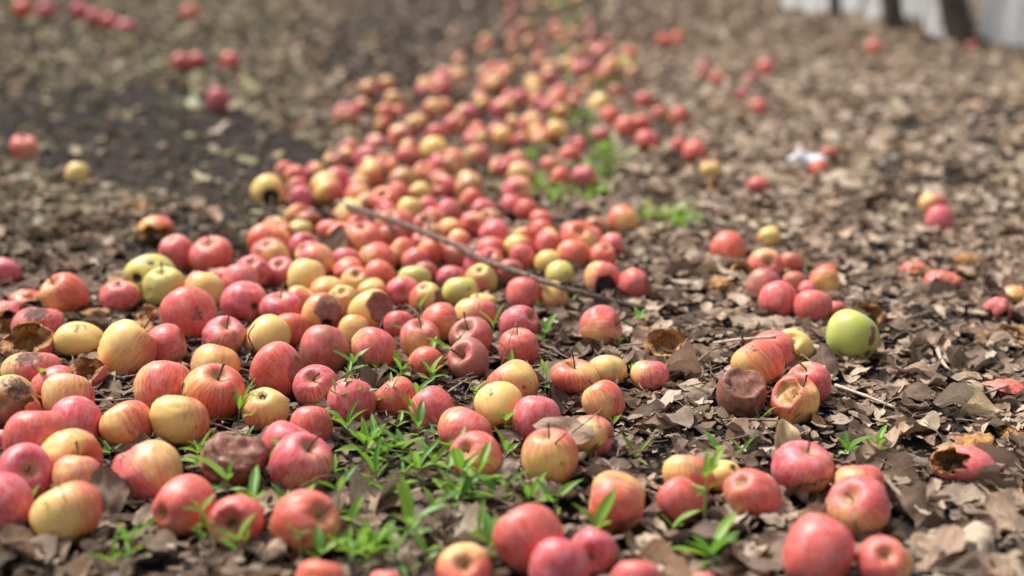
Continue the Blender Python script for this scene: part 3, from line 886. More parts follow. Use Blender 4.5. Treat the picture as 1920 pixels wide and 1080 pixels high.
# ------------------------------------------------------------------ broken and rotting apples
def broken(u, v, w, open_dir, theta, cls, label, squash=(1, 1, 1), lift=0.0, seed=0, inner=.72, rag=.3, name='broken_apple', cat='rotten apple', part='flesh'):
    crump = .24 if name == 'apple_peel' else .08
    """a piece of an apple: red skin outside, rotten flesh inside, ragged rim"""
    seg, nr = 34, 12
    r2 = np.random.default_rng(seed + 900)
    ph = np.linspace(0, 2 * math.pi, seg, endpoint=False)
    rim = theta * (1 + rag * sum(r2.uniform(-.5, .5) * np.cos(k * ph + r2.uniform(0, 6.3)) for k in (1, 2, 3, 5, 7)))
    rim = np.clip(rim, .3, 2.7)
    z = -vw(open_dir); z /= np.linalg.norm(z)
    x = np.cross(z, [.3, .2, .9]); x /= np.linalg.norm(x); R3 = np.stack([x, np.cross(z, x), z], 1)
    outer, inn = [], []
    for i in range(nr + 1):
        t = rim * (i / nr)
        D = np.stack([np.sin(t) * np.cos(ph), np.sin(t) * np.sin(ph), np.cos(t)], 1)
        nz = np.array([mnoise.noise(Vector(d * 2.5 + seed * 1.7)) for d in D])
        n2 = np.array([mnoise.fractal(Vector(d * 4.5 + seed * 2.7), 1.0, 2.0, 4) for d in D])
        outer.append(D * (1 + crump * nz)[:, None])
        inn.append(D * (inner + (crump * nz if crump > .1 else 0) + (.06 if crump > .1 else .20) * n2 + (.98 - inner if i == nr else 0))[:, None])
    def grid(rows, flip):
        V = np.concatenate(rows); F = []
        for i in range(nr):
            for j in range(seg):
                a, b = i * seg + j, i * seg + (j + 1) % seg
                F.append((a, b, b + seg, a + seg) if flip else (a, a + seg, b + seg, b))
        return V, F
    Vo, Fo = grid(outer, False)
    Vi, Fi = grid(inn + [outer[-1] * .995], True)
    for j in range(seg):
        a, b = nr * seg + j, nr * seg + (j + 1) % seg
        Fi.append((a, b, b + seg, a + seg))
    sq = np.array(squash)
    Wo = (Vo @ R3.T) * sq; Wi = (Vi @ R3.T) * sq
    px, py, pz, r = apple_at(u, v, w, lift)
    low = Wo[:, 2].min()
    zc = max(float(gz(px, py)) - low * r * .93 + lift, pz - .3 * r) if lift == 0 else pz
    o = link(name, quad_tri_mesh(name, Wo, Fo, [], [M_DECAY if CLS[cls][4] else M_APPLE], {'loc': ('FLOAT_VECTOR', Vo)}), loc=(px, py, zc))
    o.scale = (r, r, r)
    c = CLS[cls]; o.color = (c[0], c[1], c[2], c[3] + .12)
    tag(o, label, cat, 'broken and rotting apples')
    link(part, quad_tri_mesh(part, Wi, Fi, [], [M_FLESH]), o)
    return o
def pulp(u, v, w, label, squash=(1, .8, .6), seed=0):
    seg, nr = 30, 20
    V = []
    for i in range(nr):
        t = math.pi * (i + .5) / nr
        for j in range(seg):
            p = 2 * math.pi * j / seg
            d = Vector((math.sin(t) * math.cos(p), math.sin(t) * math.sin(p), math.cos(t)))
            f = .82 + .42 * mnoise.fractal(d * 1.7 + Vector((seed * 3.1, seed, 0)), 1.0, 2.1, 5) + .16 * mnoise.noise(d * 6 + Vector((seed, 0, 5)))
            V.append(d * f)
    V = np.array(V) * np.array(squash)
    F = [(i * seg + j, (i + 1) * seg + j, (i + 1) * seg + (j + 1) % seg, i * seg + (j + 1) % seg) for i in range(nr - 1) for j in range(seg)]
    me = bpy.data.meshes.new('rotten_pulp')
    me.from_pydata(V.tolist(), [], F + [tuple(range(seg))[::-1][::-1], tuple(range((nr - 1) * seg, nr * seg))[::-1]])
    me.polygons.foreach_set('use_smooth', [True] * len(me.polygons)); me.update(); me.materials.append(M_FLESH)
    x, y, z, r = apple_at(u, v, w)
    o = link('rotten_pulp', me, loc=(x, y, float(gz(x, y)) + r * squash[2] * .55)); o.scale = (r, r, r)
    o.rotation_euler = (0, 0, seed * 1.3)
    return tag(o, label, 'rotten pulp', 'clumps of rotten apple pulp')
broken(157, 694, 84, (-.25, .62, .75), 1.75, 'd', 'broken red apple with orange rotten flesh beside the big yellow apple', (1.05, 1, .8), seed=1, inner=.6)
broken(52, 640, 92, (-.2, .6, .75), 1.9, 'q', 'hollow rotten apple shell with blackened rim at the left', (1.1, 1, .85), seed=2, inner=.6)
broken(52, 785, 62, (-.75, .5, .45), 1.6, 'o', 'upright rotten apple core with orange flesh at the left edge', (.85, .9, 1.25), seed=3, inner=.85)
broken(293, 430, 64, (.15, .55, -.8), 1.75, 'o', 'mushroom shaped rotten apple cap with flesh below it at far left', (1.05, 1, .8), .012, seed=4, inner=.75)
broken(1249, 642, 76, (-.05, .72, .65), 1.75, 'o', 'hollow orange apple shell open to the camera, left of the dirty orange apple', (1.05, 1, .85), seed=5, inner=.72, rag=.2)
broken(1630, 584, 58, (.3, .5, .8), 1.8, 'd', 'broken wine red apple just behind the green apple', (1.1, 1, .75), seed=6)
broken(1392, 510, 44, (.2, .85, .3), 1.7, 'o', 'small broken orange apple left of the right hand group', (1, 1, .9), seed=7)
broken(185, 443, 60, (.4, .4, .9), 1.1, 'k', 'peeling pink apple scrap on the litter at left', (1.1, 1, .7), seed=8, inner=.85)
broken(236, 372, 62, (-.4, .3, .9), 1.1, 'k', 'peach coloured apple scrap at the edge of the bare soil', (1.2, 1, .6), seed=9, inner=.85)
broken(50, 556, 56, (.5, .2, -.7), 1.6, 'r', 'torn pink apple peel below the purple apple at left', (1.2, 1, .7), seed=10, inner=.88, name='apple_peel', cat='apple peel')
broken(12, 582, 64, (.4, .3, -.7), 1.6, 'p', 'crumpled pink apple peel at the left border', (1.1, 1, .8), seed=11, inner=.88, name='apple_peel', cat='apple peel')
broken(1715, 499, 56, (.2, -.3, -.9), 1.5, 'r', 'left of two pink apple peels lying on the right litter', (.95, .8, .6), seed=12, inner=.9, name='apple_peel', cat='apple peel')
broken(1768, 519, 74, (-.1, .1, -.9), 1.6, 'd', 'right of two pink apple peels lying on the right litter', (.95, .8, .6), seed=13, inner=.9, name='apple_peel', cat='apple peel')
broken(1872, 577, 62, (-.4, .2, -.8), 1.6, 'k', 'pointed coral apple peel near the right edge', (.9, .8, .9), seed=14, inner=.85, name='apple_peel', cat='apple peel')
broken(1902, 553, 48, (0, .3, -.9), 2.2, 'o', 'rusty orange apple remnant behind the pointed peel at right', (1, 1, .9), seed=15)
broken(1898, 620, 60, (-.3, .6, .6), 1.4, 'o', 'orange apple remnant with yellow flesh at the right edge', (1.2, 1, .7), seed=16)
broken(1883, 724, 70, (-.4, .3, -.7), 1.5, 'd', 'dull red apple peel among leaves near the right edge', (1.2, 1, .6), seed=17, inner=.88, name='apple_peel', cat='apple peel')
broken(1822, 704, 34, (.6, .3, .7), 1.3, 'o', 'small curled peach apple peel left of the dull red one', (.9, 1, 1), seed=18, inner=.88, name='apple_peel', cat='apple peel')
broken(1806, 856, 108, (-.70, .50, .42), 2.45, 'k', 'collapsed pink apple split open on its left at the right side', (1.12, 1, .62), seed=19, inner=.78, rag=.16)
broken(95, 590, 46, (.3, .3, -.8), 1.5, 'r', 'small torn red peel right of the crumpled pink peel at the left', (1.1, 1, .7), seed=21, inner=.88, name='apple_peel', cat='apple peel')
broken(22, 612, 60, (.2, .5, .5), 1.5, 'b', 'brown broken apple at the left border above the hollow shell', (1.1, 1, .7), seed=22)
broken(270, 585, 44, (-.4, .6, .5), 1.3, 'o', 'curled orange peel fragment on the pulp behind the big yellow apple', (1, 1, .9), .012, seed=23, inner=.85, name='apple_peel', cat='apple peel')
broken(1345, 347, 34, (.3, .5, .5), 1.6, 'o', 'orange apple scrap below the misshapen yellow orange apple', (1, 1, .9), seed=20)
pulp(1836, 815, 128, 'large clump of brown and orange pulp behind the collapsed pink apple', (1.1, .8, .55), 1)
pulp(1905, 800, 70, 'small brown pulp clump at the right edge beside the large one', (1.0, .8, .5), 2)
pulp(92, 672, 70, 'black and orange pulp between the soiled pink apple and the broken red one', (1.1, .8, .6), 3)
pulp(262, 598, 92, 'crumbly orange and black pulp behind the big yellow apple', (1.2, .8, .5), 4)
pulp(225, 520, 66, 'yellow orange pulp beside the apple with black holes', (1.1, .8, .6), 5)
pulp(1350, 520, 62, 'brown orange pulp left of the small broken orange apple', (1.2, .8, .55), 6)
pulp(1850, 624, 44, 'little orange pulp lump near the right edge', (1, .8, .6), 7)
pulp(1816, 476, 70, 'tan brown decayed lump on the far right litter', (1.1, .9, .6), 8)
pulp(30, 655, 60, 'dark pulp at the left border inside the hollow shell', (1.1, .8, .6), 10)
pulp(125, 708, 54, 'small orange pulp lump in front of the soiled pink apple at left', (1.1, .8, .5), 11)
pulp(185, 572, 60, 'brown pulp crumbs below the dusty pink apple at left', (1.3, .8, .45), 12)
pulp(300, 560, 50, 'dark pulp lump left of the large dark red apple', (1.2, .8, .5), 13)
pulp(262, 425, 54, 'brown decayed lump left of the mushroom shaped cap', (1.3, .8, .5), 14)
pulp(1890, 850, 60, 'flat brown pulp right of the collapsed pink apple', (1.3, .9, .4), 15)
pulp(100, 525, 66, 'dark crumbly pulp under the dark leaf at left', (1.2, .8, .5), 9)

# ------------------------------------------------------------------ dead leaves
def leaf_shape(seed, nu=5, nv=7, ragged=0.0, narrow=1.0, curl=1.0):
    r2 = np.random.default_rng(seed)
    W = r2.uniform(.26, .36) * narrow; e = r2.uniform(.7, 1.0)
    v = np.linspace(0, 1, nv); u = np.linspace(-1, 1, nu)
    U, VV = np.meshgrid(u, v)
    prof = np.sin(np.pi * VV ** e) ** .62
    prof = np.maximum(prof, .03)
    edge = 1 + (.05 * np.sin(VV * r2.uniform(8, 14) + r2.uniform(0, 6)) + .03 * np.sin(VV * r2.uniform(17, 22)) + ragged * r2.uniform(-1.0, .35, U.shape)) * np.abs(U)
    x = U * W * prof * edge
    y = VV - .5 + ragged * r2.uniform(-.06, .06, U.shape)
    c1 = r2.uniform(-.5, 1.6) * curl; c2 = r2.uniform(-.5, .9) * curl; tw = r2.uniform(-.7, .7) * curl
    z = c1 * x ** 2 / W * .8 + c2 * .35 * (y ** 2) + tw * x * y * 1.2
    z = z + .05 * curl * np.sin(9 * y + r2.uniform(0, 6) + 6 * x) + .035 * np.sin(17 * x + r2.uniform(0, 6)) * np.sin(13 * y + 2)
    z = z + .018 * np.abs(U) * r2.uniform(-1, 1, U.shape)
    if ragged: z = z + r2.uniform(-.012, .012, U.shape)
    V = np.stack([x, y, z], -1).reshape(-1, 3)
    V[:, 2] -= V[:, 2].mean()
    L = np.stack([U, VV, np.zeros_like(U)], -1).reshape(-1, 3)
    i = np.arange(nu * nv).reshape(nv, nu)
    F = np.stack([i[:-1, :-1], i[:-1, 1:], i[1:, 1:], i[1:, :-1]], -1).reshape(-1, 4)
    return V, F, L
def euler(a, b, c):
    """arrays of yaw a, tilt b, roll c -> rotation matrices"""
    ca, sa, cb, sb, cc, sc = np.cos(a), np.sin(a), np.cos(b), np.sin(b), np.cos(c), np.sin(c)
    o, l = np.zeros_like(a), np.ones_like(a)
    Rz = np.stack([ca, -sa, o, sa, ca, o, o, o, l], -1).reshape(-1, 3, 3)
    Rx = np.stack([l, o, o, o, cb, -sb, o, sb, cb], -1).reshape(-1, 3, 3)
    Ry = np.stack([cc, o, sc, o, l, o, -sc, o, cc], -1).reshape(-1, 3, 3)
    return Rz @ Rx @ Ry
PATH = [(-400, 175), (0, 165), (300, 165), (430, 205), (640, 300), (560, 345), (480, 400), (250, 360), (150, 385), (60, 300), (-400, 300)]
PATH2 = [(600, 150), (640, 40), (700, -60), (960, -60), (930, 40), (800, 110), (700, 190)]
BAND = [(1560, 248), (1700, 226), (1930, 205), (2200, 190), (2200, 215), (1930, 232), (1700, 248)]
BAND2 = [(1500, 345), (1700, 330), (1900, 335), (1900, 360), (1650, 362)]
def inside_np(poly, u, v):
    k = np.zeros(len(u), bool); j = len(poly) - 1
    for i in range(len(poly)):
        xi, yi = poly[i]; xj, yj = poly[j]
        if yi != yj: k ^= ((yi > v) != (yj > v)) & (u < (xj - xi) * (v - yi) / (yj - yi) + xi)
        j = i
    return k
def density(u, v):
    d = np.ones(len(u))
    d[(u > 480) & (u < 1150) & (v < 560)] = .6
    d[(u < 700) & (v < 300)] = .75
    d[(u < 480) & (v < 520)] = .38
    d[(u < 330) & (v > 330) & (v < 640)] = .8
    d[inside_np(BAND, u, v) | inside_np(BAND2, u, v)] = .25
    d[inside_np(PATH2, u, v)] = .22
    d[inside_np(PATH, u, v)] = .08
    return d
def leaf_colours(u, v, n, r2):
    pal = np.array([(.30, .215, .155), (.215, .15, .105), (.40, .31, .23), (.125, .085, .060), (.26, .195, .15), (.50, .40, .29), (.19, .115, .07)])
    c = pal[r2.choice(len(pal), n, p=[.20, .19, .13, .20, .14, .06, .08])]
    olive = np.array([(.27, .24, .13), (.36, .34, .20), (.20, .17, .10), (.31, .26, .17)])[r2.integers(0, 4, n)]
    lefty = np.clip((760 - u) / 500, 0, .6) * np.clip((520 - v) / 200, 0, 1)
    c = np.where((r2.random(n) < lefty)[:, None], olive, c)
    tan = np.array([(.50, .37, .265), (.44, .315, .215), (.60, .46, .34)])[r2.integers(0, 3, n)]
    right = np.clip((u - 1000) / 500, 0, .68) * np.clip((700 - v) / 350, 0.15, 1)  # paler leaf colours carry the dappled sunlight on the right-hand litter
    c = np.where((r2.random(n) < right)[:, None], tan, c)
    c = c * np.where((u < 1150) & (v > 420), .72, 1.0)[:, None]  # leaves among the apples darkened for the deep shadow in the gaps
    return np.minimum(c * np.clip(r2.lognormal(0, .28, (n, 1)), .5, 1.6), (.50, .41, .32))
def scatter(y0, y1, dens, margin, r2, avoid=.62):
    ys = np.linspace(y0, y1, 60); w = .74 * ys + margin
    n = int(np.trapz(w, ys) * dens)
    y = np.interp(r2.random(n), np.cumsum(w) / w.sum(), ys); x = (r2.random(n) - .5) * (.74 * y + margin)
    u, v, d = project(x, y, gz(x, y))
    keep = r2.random(n) < density(u, v)
    if avoid:
        for k in range(len(AP)):
            keep &= (x - AP[k, 0]) ** 2 + (y - AP[k, 1]) ** 2 > (avoid * AR[k]) ** 2
    return x[keep], y[keep], u[keep], v[keep], d[keep]
leaf_meshes = []
for k in range(22):
    V, F, L = leaf_shape(500 + k, 9, 15, ragged=0 if k < 17 else .05, curl=.8 if k % 3 else 1.15)
    V[:, 0] += 0
    leaf_meshes.append(mesh_np('dead_leaf', V, F, M_LEAF, True, {'lpos': ('FLOAT_VECTOR', L)}))
husk_meshes = []
for k in range(5):
    V, F, L = leaf_shape(700 + k, 7, 15, narrow=.55, curl=1.3)
    husk_meshes.append(mesh_np('strap_leaf', V, F, M_LEAF, True, {'lpos': ('FLOAT_VECTOR', L)}))
def put_leaf(u, v, w, z, yaw, tilt, roll, colr, label, mesh, name='dead_leaf'):
    x, y, zz, t = ground_at(u, v, z)
    s = w / FPX * t
    o = link(name, mesh, loc=(x, y, zz)); o.scale = (s, s, s)
    R = euler(np.array([math.radians(yaw)]), np.array([math.radians(tilt)]), np.array([math.radians(roll)]))[0]
    o.rotation_euler = Matrix(R.tolist()).to_euler()
    o.color = (*colr, 1)
    return tag(o, label, 'leaf', 'dead leaves')
TAN, BRN, GRY, DRK, PAL, OLV = (.50, .40, .24), (.27, .19, .13), (.31, .25, .20), (.10, .07, .05), (.56, .47, .37), (.36, .37, .22)
SPECIAL = [
 (1474, 834, 104, .026, 8, 62, 4, (.58, .47, .27), 'pale straw coloured leaf standing upright behind the sunk pink apple', 2),
 (1056, 806, 122, .046, 72, 4, -34, (.33, .24, .17), 'large smooth brown leaf lying over the wizened pink apple', 4),
 (940, 888, 92, .018, -50, 28, 20, GRY, 'curled ruffled leaf leaning on the apple with a bent stem', 6),
 (1492, 914, 118, .020, 85, -35, 0, DRK, 'dark brown folded leaf in front of the sunk pink apple', 5),
 (1152, 984, 108, .014, 80, -30, 8, BRN, 'curled brown leaf under the large amber apple', 7),
 (234, 822, 86, .018, 40, -40, 20, GRY, 'grey curled leaf leaning on the olive and orange apple', 8),
 (200, 922, 104, .030, 30, 50, -25, (.22, .165, .12), 'big dull brown leaf standing behind the pale yellow apple at lower left', 1),
 (584, 768, 84, .012, 75, -12, 5, GRY, 'grey leaf lying below the purple pink apple with the short stem', 3),
 (1128, 712, 66, .020, 10, 60, 10, GRY, 'narrow brown leaf standing in front of the dusty peach apple', 9),
 (625, 466, 96, .035, -35, 55, 10, (.20, .15, .11), 'grey brown leaf standing upright in the heap', 10),
 (608, 400, 78, .055, 60, 40, 20, (.05, .035, .025), 'nearly black crumpled leaf at the end of the long branch', 12),
 (1468, 774, 112, .010, 78, -20, 10, (.25, .18, .12), 'long brown leaf rolled up below the bitten apple', 11),
 (878, 1004, 120, .012, 80, -16, 0, PAL, 'pale crumpled leaf lying left of the big streaked red apple', 13),
 (1118, 884, 98, .010, 65, -14, 10, GRY, 'grey brown leaf right of the round orange apple', 0),
 (45, 1030, 150, .012, -50, -12, 10, (.40, .27, .16), 'large out of focus tan leaf in the bottom left corner', 3),
 (1832, 892, 112, .012, 85, -25, 0, GRY, 'grey leaf lying in front of the collapsed pink apple', 2),
 (1832, 772, 80, .014, 70, -22, 0, TAN, 'ruffled tan leaf behind the large pulp clump', 9),
 (1732, 686, 62, .012, 60, -10, 0, (.45, .43, .42), 'silvery grey leaf lying on the right litter', 4),
 (905, 570, 46, .030, 45, 40, 0, GRY, 'grey leaf on the thin yellow apple at the centre', 14),
 (845, 620, 58, .018, 20, 40, 20, GRY, 'crumpled leaf left of the brownish dented apple', 16),
 (735, 685, 70, .010, 80, -20, 10, BRN, 'brown rolled leaf under the streaked red and orange apple', 8),
 (870, 470, 60, .016, 60, -20, 0, GRY, 'grey leaf under the long branch in the heap', 7),
 (1500, 1010, 92, .008, 70, -18, 10, BRN, 'brown leaf lying behind the large red apple at the bottom right', 15),
 (1545, 1078, 80, .020, 20, 50, 10, (.33, .26, .19), 'curled leaf in front of the large red apple at the bottom right', 5),
 (1320, 668, 74, .014, 30, 35, 10, (.24, .17, .125), 'brown leaf standing beside the hollow orange shell', 11),
 (1540, 790, 60, .014, 40, 30, 10, (.40, .22, .09), 'russet leaf right of the bitten apple', 17),
 (140, 535, 92, .020, 75, 35, 10, (.06, .042, .03), 'dark leaf arched over the tapering red and yellow apple', 1),
 (60, 1060, 120, .006, 30, -10, 10, GRY, 'blurred grey leaf at the bottom left corner', 6),
]
for (u, v, w, z, ya, ti, ro, c, lab, k) in SPECIAL: put_leaf(u, v, w, z, ya, ti, ro, c, lab, leaf_meshes[k])
HUSK = [
 (24, 335, 100, 70, (.48, .50, .36), 'pale green strap leaf at the left border below the lone red apple'),
 (345, 196, 76, 60, (.48, .49, .34), 'pale straw leaf on the bare soil left of the lone pink apple'),
 (352, 254, 62, 55, (.36, .38, .22), 'olive leaf on the bare soil below the pale straw one'),
 (140, 394, 88, 60, (.40, .36, .20), 'long olive leaf left of the peach apple scrap'),
 (150, 462, 84, 50, (.36, .30, .17), 'tan strap leaf below the peeling pink scrap'),
 (40, 392, 96, 80, (.42, .33, .22), 'brown strap leaf at the left border below the pale green one'),
 (55, 420, 80, 75, (.40, .37, .30), 'grey strap leaf at the left border, lowest of its pile'),
 (195, 348, 70, 62, (.42, .39, .26), 'pale leaf just right of the small cream apple'),
 (230, 213, 50, 40, (.40, .42, .28), 'small pale green leaf on the upper bare soil'),
 (140, 436, 60, 110, (.38, .36, .20), 'short olive leaf above the tan strap leaf'),
]
for k, (u, v, w, ya, c, lab) in enumerate(HUSK): put_leaf(u, v, w, .008, ya, -6, 8, c, lab, husk_meshes[k % 5], 'strap_leaf')

r2 = np.random.default_rng(21)
NV = [leaf_shape(k, 5, 8, ragged=0 if k < 12 else .13, curl=.6 if k % 2 else 1.1) for k in range(20)]
FV = [leaf_shape(40 + k, 4, 5, ragged=0 if k < 5 else .2, curl=.7) for k in range(10)]
nV = np.stack([s[0] for s in NV]); fV = np.stack([s[0] for s in FV])
def build_litter(x, y, u, v, size, var, base, faces, lp, z_extra, tilt_s, r2):
    n = len(x)
    yaw = r2.uniform(0, 2 * math.pi, n); tilt = r2.normal(0, tilt_s, n); roll = r2.normal(0, tilt_s, n)
    R = euler(yaw, tilt, roll)
    z = gz(x, y) + z_extra + size * .26 * np.abs(np.sin(tilt))
    V = np.einsum('nij,nkj->nki', R, base[var]) * size[:, None, None] + np.stack([x, y, z], -1)[:, None, :]
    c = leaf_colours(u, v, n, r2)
    k = base.shape[1]
    F = (faces[None] + (np.arange(n) * k)[:, None, None]).reshape(-1, 4)
    C = np.concatenate([np.repeat(c, k, 0), np.repeat(r2.random(n), k)[:, None]], 1)
    return V.reshape(-1, 3), F, np.tile(lp, (n, 1)), C, (yaw, tilt, roll, z, c)
# nearest leaves: those that show largest become things of their own
x, y, u, v, d = scatter(1.05, 3.6, 3900, .9, r2)
size = np.clip(r2.lognormal(math.log(.0195), .62, len(x)), .006, .080)
var = r2.integers(0, 20, len(x))
size = np.where(np.min(np.stack([np.hypot(AP[k, 0] - x, AP[k, 1] - y) - AR[k] for k in range(len(AP))]), 0) < .02, np.minimum(size, .042), size)
app = size / d * ((u > 5) & (u < 1915) & (v > 20) & (v < 1075))
N_LEAF = 300 - len(SPECIAL) - len(HUSK)
top = np.argsort(-app)[:N_LEAF]
yaw = r2.uniform(0, 6.28, N_LEAF)
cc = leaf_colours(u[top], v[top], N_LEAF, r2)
def tone(c):
    m = c.mean()
    return 'dark brown' if m < .13 else 'mid brown' if m < .22 else 'grey brown' if m < .30 else 'pale tan'
NAMED = [(a['p'][0], a['p'][1], a['lab']) for a in APPLES if a['lab'] and len(a['lab'].split()) <= 8]
USED = {}
def leaf_label(x, y, u, v, c):
    near = sorted(((x - q[0]) ** 2 + (y - q[1]) ** 2, q) for q in NAMED)[:6]
    for dd, q in near:
        if dd > .24 ** 2: break
        dx, dy = x - q[0], y - q[1]
        word = ('right of' if dx > 0 else 'left of') if abs(dx) > abs(dy) else ('behind' if dy > 0 else 'in front of')
        lab = tone(c) + ' dead leaf ' + word + ' the ' + q[2]
        if lab not in USED: USED[lab] = 1; return lab
    zone = 'on the litter right of the apples' if u > 1180 else 'between the weeds in the middle' if u > 620 else 'between the apples on the left'
    row = 'in the foreground ' if v > 880 else 'at mid distance ' if v > 640 else 'farther back '
    return tone(c) + ' curled dead leaf ' + row + zone
for k, i in enumerate(top):
    o = link('dead_leaf', leaf_meshes[r2.integers(0, 22)], loc=(x[i], y[i], float(gz(x[i], y[i])) + .007 + .012 * r2.random()))
    s = float(size[i]) * 1.1; o.scale = (s, s, s)
    dk = np.hypot(AP[:, 0] - x[i], AP[:, 1] - y[i]) - AR; kk = int(np.argmin(dk))
    lean = dk[kk] < .012 and size[i] < .05 and r2.random() < .55 and not APPLES[kk]['sp']
    if lean:
        dx, dy = AP[kk, 0] - x[i], AP[kk, 1] - y[i]; yaw[k] = math.atan2(-dx, dy)
        o.location.z += .10 * s
    tl = r2.uniform(.20, .50) if lean else float(np.clip(r2.normal(0, .17), -.35, .35))
    o.rotation_euler = Matrix(euler(yaw[k:k + 1], np.array([tl]), np.array([r2.normal(0, .22)]))[0].tolist()).to_euler()
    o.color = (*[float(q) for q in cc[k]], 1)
    tag(o, leaf_label(x[i], y[i], u[i], v[i], cc[k]), 'leaf', 'dead leaves')
rest = np.setdiff1d(np.arange(len(x)), top)
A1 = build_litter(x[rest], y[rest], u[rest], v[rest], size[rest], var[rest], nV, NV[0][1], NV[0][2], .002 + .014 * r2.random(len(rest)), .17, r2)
x, y, u, v, d = scatter(3.6, 7.5, 1050, 1.6, r2, .7)
size = np.clip(r2.lognormal(math.log(.040), .35, len(x)), .018, .085)
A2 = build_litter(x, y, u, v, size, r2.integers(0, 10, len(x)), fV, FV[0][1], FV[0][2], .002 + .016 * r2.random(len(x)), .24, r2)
x, y, u, v, d = scatter(7.5, 17, 420, 3.0, r2, 0)
size = np.clip(r2.lognormal(math.log(.055), .3, len(x)), .03, .10)
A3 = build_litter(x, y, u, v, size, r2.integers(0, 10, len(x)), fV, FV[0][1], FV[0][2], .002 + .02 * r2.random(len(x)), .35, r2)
for nm, A, lab in (('leaf_litter', A1, 'small dead leaf fragments covering the near ground'), ('leaf_litter', A2, 'dead leaves covering the ground at mid distance'), ('leaf_litter', A3, 'blurred dead leaves covering the far ground')):
    tag(link(nm, mesh_np(nm, A[0], A[1], M_LITTER, True, {'lpos': ('FLOAT_VECTOR', A[2]), 'col': ('FLOAT_COLOR', A[3])})), lab, 'leaf litter', kind='stuff')

# ------------------------------------------------------------------ soil crumbs and fine twig litter
def stuff_copies(name, base, faces, x, y, z, size, mat, label, cat, r2, stretch=None):
    n = len(x)
    R = euler(r2.uniform(0, 6.28, n), r2.normal(0, .25 if stretch else 2, n), r2.normal(0, .25 if stretch else 2, n))
    B = base * r2.uniform(.75, 1.25, (n, base.shape[0], 1)) if stretch is None else np.repeat(base[None], n, 0)
    V = np.einsum('nij,nkj->nki', R, B) * size[:, None, None] + np.stack([x, y, z], -1)[:, None, :]
    F = (np.array(faces)[None] + (np.arange(n) * len(base))[:, None, None]).reshape(-1, len(faces[0]))
    tag(link(name, mesh_np(name, V.reshape(-1, 3), F, mat, stretch is not None)), label, cat, kind='stuff')
octa = np.array([(1, 0, 0), (-1, 0, 0), (0, 1, 0), (0, -1, 0), (0, 0, .8), (0, 0, -.8)], float)
octf = [(0, 2, 4), (2, 1, 4), (1, 3, 4), (3, 0, 4), (2, 0, 5), (1, 2, 5), (3, 1, 5), (0, 3, 5)]
def scatter_plain(y0, y1, dens, margin, r2):
    ys = np.linspace(y0, y1, 60); w = .74 * ys + margin
    n = int(np.trapz(w, ys) * dens)
    y = np.interp(r2.random(n), np.cumsum(w) / w.sum(), ys); x = (r2.random(n) - .5) * (.74 * y + margin)
    return x, y
x, y = scatter_plain(1.05, 3.2, 3800, .8, r2); x2, y2 = scatter_plain(3.2, 9, 620, 1.0, r2)
x, y = np.r_[x, x2], np.r_[y, y2]
sz = np.clip(r2.lognormal(math.log(.0026), .5, len(x)), .001, .011) * np.where(y > 3.2, 2.1, 1)
stuff_copies('soil_crumbs', octa, octf, x, y, gz(x, y) + sz * .3, sz, M_CRUMB, 'dark crumbs of soil over the ground', 'soil', r2)
tv, tf = tube(np.array([(-.5, 0, 0), (-.2, .03, .02), (.15, -.02, .03), (.5, .03, 0)]), [.022, .02, .018, .012], 4, cap=False)
x, y = scatter_plain(1.05, 4.2, 420, .8, r2)
sz = np.clip(r2.lognormal(math.log(.035), .5, len(x)), .012, .11)
stuff_copies('twig_litter', tv, tf, x, y, gz(x, y) + .010 + .012 * r2.random(len(x)), sz, M_TWIG, 'fine broken twigs and stalks scattered through the litter', 'twig litter', r2, True)

# ------------------------------------------------------------------ sticks
def stick(name, pts, r0, r1, mat, label, cat='twig', nubs=(), n=26, wob=.14, seed=0):
    """pts: pixel x, y and height above the ground"""
    W = np.array([ground_at(a, b, c)[:3] for a, b, c in pts])
    P = smooth_path(W, n); base = P[0].copy(); P = P - base
    rr = np.linspace(r0, r1, n) * (1 + .12 * np.sin(np.arange(n) * 1.9 + seed))
    o = link(name, tube_mesh(name, P, rr, mat, 8, wob, seed), loc=base)
    tag(o, label, cat)
    for (f, dx, dy, dz, r) in nubs:
        q = P[int(f * (n - 1))]
        e = q + np.array([dx, dy, dz])
        link('side_shoot', tube_mesh('side_shoot', np.array([q, q * .5 + e * .5 + (.001, 0, .002), e]), [r, r * .9, r * .6], mat, 6, .1), o)
    return o
stick('long_branch', [(632, 380, .066), (700, 402, .070), (780, 430, .068), (850, 458, .066), (905, 487, .060), (985, 515, .058), (1060, 541, .052), (1130, 560, .034), (1210, 578, .018)],
      .0066, .0048, M_BRANCH, 'long bare branch lying across the heap of apples', 'branch',
      [(.10, .01, .01, .02, .003), (.30, .0, .02, .030, .0028), (.52, .012, -.01, .018, .003), (.74, .01, -.012, .012, .003), (.80, -.012, -.014, -.014, .003), (.88, .012, .0, .012, .0028)], 60)
stick('twig', [(986, 892, .012), (1020, 850, .045), (1062, 812, .075)], .0016, .0011, M_TWIGD, 'thin dark twig leaning across the round orange apple', n=10)
stick('twig', [(1072, 812, .060), (1100, 790, .066), (1128, 768, .05)], .0011, .0009, M_TWIG, 'thin stalk above the large smooth brown leaf', n=8)
stick('straw', [(1566, 722, .012), (1630, 745, .016), (1692, 770, .012)], .0024, .0022, M_TWIGP, 'pale straight straw lying right of the pale pink apple', 'straw', n=10)
stick('twig', [(1758, 655, .014), (1768, 680, .012), (1790, 702, .010)], .0034, .0018, M_TWIGP, 'pale crooked twig on the litter above the silvery leaf', n=10)
stick('stick', [(1660, 832, .014), (1700, 856, .013), (1745, 878, .010)], .0062, .0072, M_TWIGD, 'short thick dark stick behind the three leaved seedling at right', 'stick', n=14, wob=.2)
